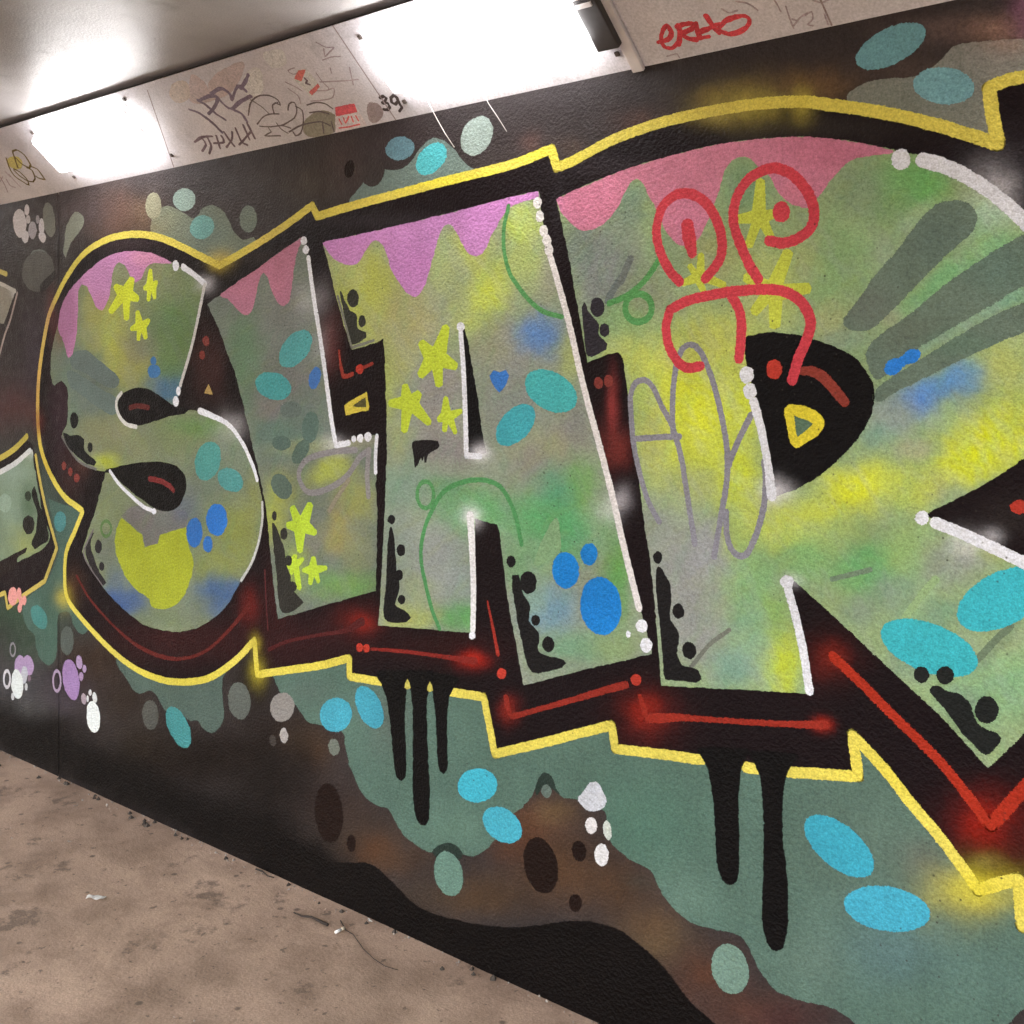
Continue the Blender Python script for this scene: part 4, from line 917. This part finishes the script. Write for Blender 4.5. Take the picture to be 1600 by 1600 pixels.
stroke('tag_line', [(795, 322), (788, 355), (788, 392), (796, 425), (806, 442), (826, 468), (850, 487), (878, 495)], .012, (92, 150, 92), LA)
stroke('tag_ring', [(665 + 13 * math.cos(a), 773 + 21 * math.sin(a)) for a in np.linspace(0, 6.28, 18)[:-1]], .012, (92, 148, 94), LA, closed=True)
stroke('tag_line', [(687, 982), (676, 955), (665, 912), (658, 870), (662, 832), (674, 800), (694, 768), (724, 753), (755, 750), (781, 760), (798, 786), (808, 815), (815, 850)], .013, (86, 146, 92), LA)
patch('black_mark', [(645, 692), (660, 689), (684, 690), (686, 697), (678, 703), (668, 710), (666, 722), (664, 722), (663, 712), (661, 718), (659, 718), (658, 714), (652, 726), (649, 730), (648, 716), (646, 704)], (30, 26, 28), LA, wob=.4)
patch('pale_ray', [(868, 810), (874, 830), (874, 862), (856, 876), (836, 880), (848, 845)], (136, 168, 126), LA)
corner(LA, [(801, 900), (810, 899), (813, 912), (818, 930), (828, 947), (826, 970), (841, 990), (841, 1017), (855, 1026), (875, 1030), (884, 1035), (877, 1042), (837, 1051), (826, 1040), (815, 995), (805, 940)], [(826, 910, 12, 16), (837, 969, 6, 7), (857, 1007, 8, 11), (799, 877, 6, 8)])
corner(LA, [(611, 824), (616, 850), (619, 892), (624, 917), (617, 945), (632, 955), (642, 965), (635, 971), (602, 966), (604, 912), (607, 850)], [(612, 812, 5, 6), (627, 860, 6, 8), (624, 899, 5, 7), (628, 937, 5, 6)])
corner(LA, [(532, 456), (538, 470), (547, 486), (556, 492), (559, 515), (572, 520), (572, 527), (550, 537), (543, 510)], [(552, 466, 8, 13), (566, 502, 5, 8)], (54, 54, 48))
stroke('contour_line', [(528, 463), (541, 510), (550, 543, 1), (584, 532)], .008, (128, 128, 118), LA)

# ---- letter R
sp('R', [(940, 420, 60, 90, (128, 132, 132), .9), (900, 380, 30, 40, (112, 124, 116), .7), (985, 320, 30, 40, (112, 132, 118), .8), (1010, 460, 40, 40, (138, 142, 122), .7), (970, 500, 40, 30, (132, 164, 108), .7), (1000, 560, 60, 40, (178, 186, 100), .85), (1050, 400, 40, 40, (132, 152, 118), .7), (1160, 290, 40, 50, (112, 142, 108), .8), (1120, 400, 40, 40, (156, 160, 112), .8), (1210, 420, 60, 40, (160, 170, 104), .8), (1150, 350, 30, 30, (140, 156, 110), .6),
         (1090, 640, 90, 110, (202, 208, 66), .95), (1120, 530, 70, 50, (182, 186, 92), .8), (1200, 480, 50, 40, (170, 176, 100), .7), (1020, 700, 30, 60, (176, 180, 104), .8), (1150, 740, 40, 60, (196, 206, 66), .9), (1080, 760, 50, 30, (168, 176, 108), .8), (1170, 640, 20, 50, (206, 216, 60), .7), (1060, 560, 26, 20, (186, 186, 120), .6),
         (1060, 900, 60, 110, (144, 144, 144), .92), (1020, 830, 30, 50, (140, 146, 136), .8), (1110, 860, 40, 50, (146, 146, 150), .85), (1100, 990, 50, 60, (144, 144, 142), .85), (1150, 840, 26, 34, (168, 180, 92), .8), (1170, 960, 40, 50, (122, 158, 126), .85), (1180, 900, 40, 60, (126, 164, 112), .85), (1150, 1040, 40, 40, (118, 152, 136), .85), (1225, 1040, 26, 60, (178, 190, 64), .9), (1210, 960, 26, 40, (136, 168, 96), .8), (1195, 800, 40, 30, (182, 190, 84), .8),
         (1430, 285, 60, 40, (104, 162, 92), .92), (1380, 300, 50, 50, (118, 154, 104), .8), (1340, 300, 36, 50, (124, 142, 114), .8), (1330, 400, 60, 50, (138, 168, 118), .85), (1290, 430, 50, 50, (132, 162, 112), .8), (1260, 400, 30, 40, (160, 170, 116), .7), (1390, 400, 30, 40, (146, 166, 132), .7, 45), (1430, 340, 40, 14, (152, 180, 144), .8, -45), (1540, 340, 40, 30, (140, 176, 140), .8), (1560, 390, 50, 30, (126, 176, 126), .8), (1470, 440, 90, 22, (122, 172, 122), .9, -38), (1390, 500, 20, 16, (146, 152, 124), .7),
         (1300, 500, 40, 30, (160, 166, 118), .8), (1320, 530, 40, 20, (130, 148, 128), .85), (1500, 510, 110, 16, (134, 164, 142), .9, -30), (1590, 465, 40, 20, (122, 166, 140), .8), (1440, 625, 46, 28, (86, 134, 204), .95, -20), (1500, 595, 50, 28, (100, 148, 196), .95, -20), (1395, 650, 44, 34, (140, 152, 148), .85), (1370, 680, 30, 20, (116, 150, 138), .7), (1490, 650, 40, 24, (150, 176, 146), .7), (1570, 570, 40, 40, (176, 184, 108), .85), (1600, 530, 40, 26, (166, 182, 122), .7),
         (1550, 690, 84, 54, (210, 216, 48), .97, -20), (1500, 730, 40, 30, (204, 212, 60), .8), (1600, 640, 50, 40, (186, 194, 84), .7), (1430, 700, 26, 16, (164, 160, 134), .7), (1460, 760, 30, 24, (172, 174, 108), .7), (1340, 762, 64, 38, (206, 212, 62), .95, -14), (1420, 760, 40, 40, (184, 196, 84), .8), (1280, 800, 60, 30, (182, 192, 80), .85), (1220, 830, 50, 30, (190, 198, 84), .8),
         (1360, 890, 60, 46, (104, 164, 104), .92), (1260, 870, 50, 40, (122, 164, 104), .85), (1300, 830, 60, 24, (156, 176, 104), .7), (1420, 860, 40, 40, (142, 172, 108), .8), (1480, 880, 50, 40, (134, 140, 132), .8), (1400, 930, 50, 40, (128, 150, 126), .8), (1520, 870, 30, 30, (150, 150, 146), .6), (1470, 960, 40, 24, (118, 148, 122), .8), (1560, 860, 40, 16, (156, 164, 96), .7), (1340, 960, 30, 24, (128, 146, 122), .8), (1540, 1080, 70, 60, (134, 168, 126), .9), (1580, 1000, 50, 40, (146, 162, 124), .8), (1420, 1040, 40, 30, (128, 148, 126), .8), (1600, 1060, 60, 40, (132, 172, 128), .8), (1500, 1100, 40, 30, (128, 156, 126), .7), (1445, 935, 50, 8, (150, 178, 132), .6, -50), (1560, 1010, 60, 8, (104, 122, 98), .5, -48)])
LR = patch('painted_letter', [(871, 312, 1), (900, 298), (950, 277), (1000, 259), (1050, 245), (1100, 232), (1150, 223), (1200, 218), (1237, 216), (1275, 217), (1325, 222), (1375, 232), (1432, 243), (1462, 250), (1500, 264), (1550, 295), (1600, 336), (1660, 400), (1700, 480), (1710, 560), (1690, 630), (1650, 680), (1600, 714), (1550, 747), (1500, 775), (1440, 804, 1), (1500, 832), (1550, 855), (1600, 878), (1740, 940, 1), (1700, 1020), (1600, 1142), (1544, 1198, 1), (1475, 1122), (1400, 1052), (1325, 981), (1238, 903, 1), (1231, 922, 1), (1243, 962), (1256, 1020), (1266, 1083, 1), (1200, 1078), (1100, 1073), (1035, 1070, 1), (1025, 950), (1017, 875), (1006, 800), (995, 700), (982, 612), (975, 560), (966, 549), (950, 552), (919, 565, 1), (910, 512), (900, 457), (890, 400), (882, 362)], (142, 162, 118), wall, ('R', W), grid=.0075, gain=1.15, label='large yellow and green painted letter R with pink top and red tag')  # missing light at the upper right is put into this brighter fill
patch('pink_drip', [(871, 312, 1), (875, 324), (882, 336), (894, 348), (906, 357), (922, 358), (938, 352), (952, 340), (965, 322), (975, 302), (985, 285), (996, 278), (1006, 285), (1017, 308), (1028, 327), (1035, 346), (1046, 366), (1066, 383), (1088, 374), (1105, 346), (1114, 320), (1122, 298), (1130, 270), (1142, 251), (1158, 243), (1174, 247), (1188, 261), (1205, 276), (1215, 296), (1230, 312), (1250, 322), (1266, 322), (1279, 306), (1290, 290), (1305, 272), (1325, 252), (1350, 243), (1395, 238), (1375, 232), (1325, 222), (1275, 217), (1237, 216), (1200, 218), (1150, 223), (1100, 232), (1050, 245), (1000, 259), (950, 277), (900, 298)], (204, 130, 152), LR, (PK,), grid=.012)
sp('ray', [(1480, 380, 60, 60, (102, 120, 110), .6), (1360, 480, 40, 40, (110, 116, 106), .6), (1560, 420, 60, 40, (100, 124, 112), .6), (1430, 520, 50, 30, (104, 112, 98), .6), (1500, 540, 60, 20, (104, 130, 112), .6)])
for pts in ([(1320, 500), (1340, 474), (1375, 425), (1400, 398), (1425, 365), (1450, 333), (1475, 318), (1507, 318), (1523, 334), (1518, 360), (1475, 398), (1425, 450), (1390, 485), (1362, 510), (1340, 515), (1324, 510)],
            [(1375, 527), (1425, 492), (1475, 450), (1550, 398), (1600, 370), (1690, 330, 1), (1700, 400, 1), (1600, 443), (1550, 473), (1500, 502), (1450, 532), (1412, 556), (1385, 582), (1370, 590), (1358, 570), (1358, 545)],
            [(1368, 622), (1374, 608), (1400, 588), (1437, 566), (1500, 526), (1550, 498), (1600, 476), (1705, 440, 1), (1705, 480, 1), (1600, 516), (1550, 537), (1500, 560), (1450, 585), (1400, 610), (1372, 626)]):
    patch('green_ray', pts, (110, 126, 112), LR, ('ray',), grid=.012, soft=.007)
stroke('green_ray', [(1300, 905), (1360, 890)], .01, (120, 140, 116), LR)
stroke('green_ray', [(1080, 1042), (1110, 1006), (1140, 984)], .009, (120, 122, 112), LR)
stroke('green_ray', [(1528, 1030), (1556, 1000), (1580, 978)], .012, (112, 128, 104), LR)
stroke('green_ray', [(1415, 965), (1440, 930), (1462, 905)], .014, (150, 176, 128), LR)
stroke('green_ray', [(975, 430), (960, 450), (950, 470)], .018, (112, 120, 118), LR); stroke('green_ray', [(985, 405), (970, 440)], .018, (114, 120, 116), LR)
# stars under the red tag
for a in (((1187, 340), [(1188, 283), (1216, 332), (1205, 372), (1170, 384), (1150, 343)]), ((1092, 432), [(1096, 398), (1132, 446), (1100, 455), (1066, 443), (1078, 415)]), ((1208, 456), [(1232, 394), (1264, 450), (1211, 510), (1178, 488), (1166, 432)])):
    star(*a[0], a[1], (196, 204, 86), LR, inner=.34)
# counter of the R
patch('counter', [(1166, 528, 1), (1200, 521), (1250, 526), (1300, 542), (1336, 561), (1358, 590), (1365, 615), (1360, 647), (1342, 680), (1312, 714), (1280, 741), (1242, 764, 1), (1209, 775, 1), (1200, 705), (1190, 655), (1176, 600), (1167, 560)], (15, 12, 14), LR, (W,), grid=.01)
patch('yellow_mark', [(1227, 640), (1234, 634), (1257, 636), (1278, 646), (1287, 660), (1280, 676), (1260, 690), (1244, 698), (1236, 690), (1231, 665)], (224, 206, 72), LR)
patch('yellow_mark_core', poly((1242, 651), (1269, 662), (1247, 681)), (92, 116, 96), LR, wob=.4)
stroke('red_accent', [(1250, 580), (1268, 580), (1286, 589), (1302, 606), (1320, 628)], .022, (138, 60, 50), LR, taper=[.6, 1, 1, 1, .9])
bub(1210, 577, 11, 14, 0, (186, 64, 52), LR, 'red_accent')
# bubbles of the R
for (cx, cy, rx, ry, rot, col) in ((1452, 1012, 78, 36, 21, (72, 182, 192)), (1566, 936, 74, 40, -27, (72, 182, 194)), (1397, 573, 14, 10, -34, (56, 132, 218)), (1424, 557, 13, 9, -30, (56, 132, 218)), (1411, 565, 9, 6, -34, (56, 132, 218))):
    bub(cx, cy, rx, ry, rot, col, LR)
# grey line tag
GL = (142, 140, 150)
for pts in ([(1030, 815), (1014, 785), (1000, 740), (990, 690), (986, 640), (986, 615), (994, 598), (1008, 594), (1020, 604), (1034, 634), (1050, 664), (1064, 712), (1072, 760), (1079, 805), (1086, 850)],
            [(1052, 676), (1051, 640), (1053, 600), (1058, 566), (1068, 544), (1080, 538), (1092, 546), (1104, 568), (1116, 602), (1128, 652), (1136, 702), (1136, 750), (1128, 800), (1121, 840), (1116, 870)],
            [(1174, 648), (1158, 680), (1143, 714), (1138, 730)], [(1194, 722), (1197, 745), (1194, 790), (1180, 840), (1164, 868), (1146, 862), (1136, 836), (1135, 800)], [(990, 686), (1030, 683), (1062, 682)]):
    stroke('tag_line', pts, .0135, GL, LR)
# green ring tag
GG = (94, 154, 92)
stroke('tag_ring', [(998 + 21 * math.cos(a), 481 + 22 * math.sin(a)) for a in np.linspace(0, 6.28, 20)[:-1]], .016, GG, LR, closed=True)
stroke('tag_line', [(1030, 405), (1016, 428), (1000, 446), (980, 462), (952, 474)], .014, GG, LR)
# red tag
RT = (206, 72, 82)
def rt(pts, w=.0225, **k): return stroke('red_tag_line', pts, w, RT, LR, **k)
rt([(1062, 440), (1048, 425), (1033, 396), (1026, 362), (1034, 326), (1052, 307), (1073, 302), (1095, 310), (1114, 332), (1126, 362), (1128, 396), (1116, 419), (1102, 435)])
rt([(1074, 352), (1078, 375), (1082, 396)], .030, taper=[1, 1.1, .7])
rt([(1185, 436), (1172, 415), (1158, 384), (1147, 350), (1147, 326), (1156, 299), (1175, 276), (1200, 264), (1216, 263), (1238, 273), (1260, 297), (1272, 328), (1268, 354), (1248, 372), (1222, 380), (1202, 376)])
bub(1221, 331, 12, 15, 0, RT, LR, 'red_tag_line')
rt([(1094, 572), (1076, 575), (1060, 566), (1046, 542), (1041, 512), (1047, 484, 1), (1075, 470), (1112, 461), (1150, 455), (1200, 452), (1226, 456), (1247, 467), (1262, 487), (1267, 507), (1260, 532), (1248, 560), (1238, 594)])
rt([(1143, 462), (1155, 484), (1159, 512), (1155, 560)])
# white highlights of the R
wdot(1408, 249, 13, 15, LR)
white([(1442, 250), (1470, 258), (1500, 270), (1550, 301), (1600, 345), (1640, 390)], .026, LR, [1.1, 1, .95, .95, 1])
wdot(1167, 586, 9.5, 12, LR); wdot(1172, 611, 9, 11, LR)
white([(1178, 628), (1190, 672), (1200, 725), (1206, 775)], .019, LR, [1.1, .9, .9, 1.2])
wdot(1441, 809, 9, 9, LR)
white([(1462, 817), (1500, 832), (1550, 855), (1600, 879), (1680, 915)], .022, LR)
wdot(1230, 909, 9, 9, LR)
white([(1232, 922), (1243, 962), (1256, 1020), (1265, 1080)], .018, LR)
corner(LR, [(1029, 886), (1046, 915), (1048, 940), (1046, 965), (1060, 990), (1057, 1020), (1066, 1040), (1087, 1046), (1095, 1060), (1088, 1065), (1050, 1061), (1040, 1060), (1035, 1000), (1027, 925)], [(1028, 871, 6, 8), (1060, 955, 8, 10), (1077, 1016, 10, 12)])
corner(LR, [(913, 473), (922, 492), (935, 507), (936, 525), (948, 537), (947, 545), (920, 555), (914, 517), (910, 480)], [(934, 480, 10, 14), (945, 516, 7, 9)], (50, 46, 52))
corner(LR, [(1454, 1078), (1466, 1073), (1482, 1082), (1500, 1086), (1513, 1097), (1520, 1117), (1528, 1132), (1545, 1142), (1562, 1153), (1550, 1172), (1540, 1177), (1510, 1150), (1480, 1110)], [(1440, 1054, 10, 11), (1477, 1055, 12, 12), (1542, 1109, 17, 19)], (32, 34, 33))
# gap between A and R
# joint line at the left is real; nothing painted over it
# ------------------------------------------------------------------ litter on the pavement
def on_floor(px, py): return FLOOR.world(FLOOR.from_photo((px, py)))[0]
def scrap(name, px, py, L, Wd, rot, mat, label, cat, hgt=.004):
    import bmesh
    bm = bmesh.new()
    n = 7
    rows = []
    for i in range(n):
        t = i / (n - 1)
        rows.append([bm.verts.new(((t - .5) * L, (j - 1) * Wd / 2 * (1 - .3 * abs(t - .5)) + .002 * math.sin(9 * t), .002 + hgt * (abs(math.sin(5 * t + j)) + (.4 if j == 1 else 0)))) for j in range(3)])
    for i in range(n - 1):
        for j in range(2): bm.faces.new((rows[i][j], rows[i + 1][j], rows[i + 1][j + 1], rows[i][j + 1]))
    bmesh.ops.solidify(bm, geom=list(bm.faces), thickness=.0012)
    me = bpy.data.meshes.new(name); bm.to_mesh(me); bm.free(); me.materials.append(mat)
    o = link(bpy.data.objects.new(name, me)); p = on_floor(px, py)
    o.location = (p[0], p[1], .004); o.rotation_euler = (0, 0, rot)
    return tag(o, label, cat)
scrap('paper_scrap', 150, 1407, .055, .022, .5, M_PAPER, 'crumpled white paper scrap lying on the pavement at left', 'paper', .006)
scrap('paper_scrap', 578, 1442, .022, .006, -.3, M_PAPER, 'thin pale paper sliver on the pavement close to the dark wall foot', 'paper', .002)
scrap('paper_scrap', 108, 1318, .018, .007, .2, M_GRIT, 'small dull paper flake on the far pavement', 'paper', .002)
scrap('paper_scrap', 118, 1262, .016, .007, .8, M_GRIT, 'tiny pale flake on the pavement near the far wall', 'paper', .002)
# cigarette butt: paper tube and filter
p0, p1 = on_floor(524, 1461), on_floor(538, 1454)
butt = empty('cigarette_butt', tuple(p0)); tag(butt, 'white cigarette butt lying beside the thin twigs', 'cigarette butt')
q = p0 + (p1 - p0) * .62
tube('paper_tube', [p0 + (0, 0, .007), q + (0, 0, .007)], .0042, M_PAPER, butt, 10)
tube('filter', [q + (0, 0, .007), p1 + (0, 0, .007)], .0043, simple('cork_filter', (.72, .62, .48), .7), butt, 10)
def twig(pts, r, label):
    w = [on_floor(*p) + np.array((0, 0, r + .0035 + random.random() * .003)) for p in pts]
    rad = [r * (1 - .5 * i / (len(w) - 1)) for i in range(len(w))]
    return tag(tube('twig', w, r, M_TWIG, seg=6, radii=rad), label, 'twig')
twig([(512, 1450), (500, 1444), (486, 1438), (472, 1436), (459, 1431)], .0042, 'short thick dark twig left of the cigarette butt')
twig([(532, 1442), (540, 1456), (552, 1464), (568, 1486), (584, 1502), (602, 1513), (622, 1519)], .0016, 'long thin curved twig running right from the cigarette butt')
twig([(400, 1362), (410, 1366), (418, 1372), (428, 1375)], .003, 'small dark twig against the wall foot')
# grit swept against the wall foot and specks on the floor
def grit(name, spots, label=None):
    V, F = [], []
    for (x, y, r) in spots:
        k = len(V)
        a = random.random() * 6.28
        for j in range(5):
            t = a + j * 1.2566
            rr = r * (.6 + random.random() * .7)
            V.append((x + rr * math.cos(t), y + rr * math.sin(t), .001))
        V.append((x, y, .003 + r * .9))
        F += [(k + j, k + (j + 1) % 5, k + 5) for j in range(5)]
    o = mesh_obj(name, V, F, M_GRIT)
    o['kind'] = 'stuff'
    return tag(o, label)
sp1 = []
for i in range(330):
    x = -6 + 6.2 * random.random()
    sp1.append((x, D - .004 - abs(random.gauss(0, .022)), abs(random.gauss(0, .0016)) + .0009))
for i in range(160):
    sp1.append((-6 + 6 * random.random(), D - .05 - 1.4 * random.random(), abs(random.gauss(0, .0012)) + .0008))
o = grit('grit', sp1, 'pale grit and dust swept along the foot of the wall'); o['category'] = 'grit'
leafs = []
for i in range(70):
    leafs.append((-6 + 6.2 * random.random(), D - .01 - abs(random.gauss(0, .03)), .005 + random.random() * .006))
o = grit('debris', leafs, 'dark crumbs of dirt along the foot of the wall'); o['category'] = 'dirt'
o.data.materials.clear(); o.data.materials.append(simple('dark_dirt', (.06, .048, .04), .9))
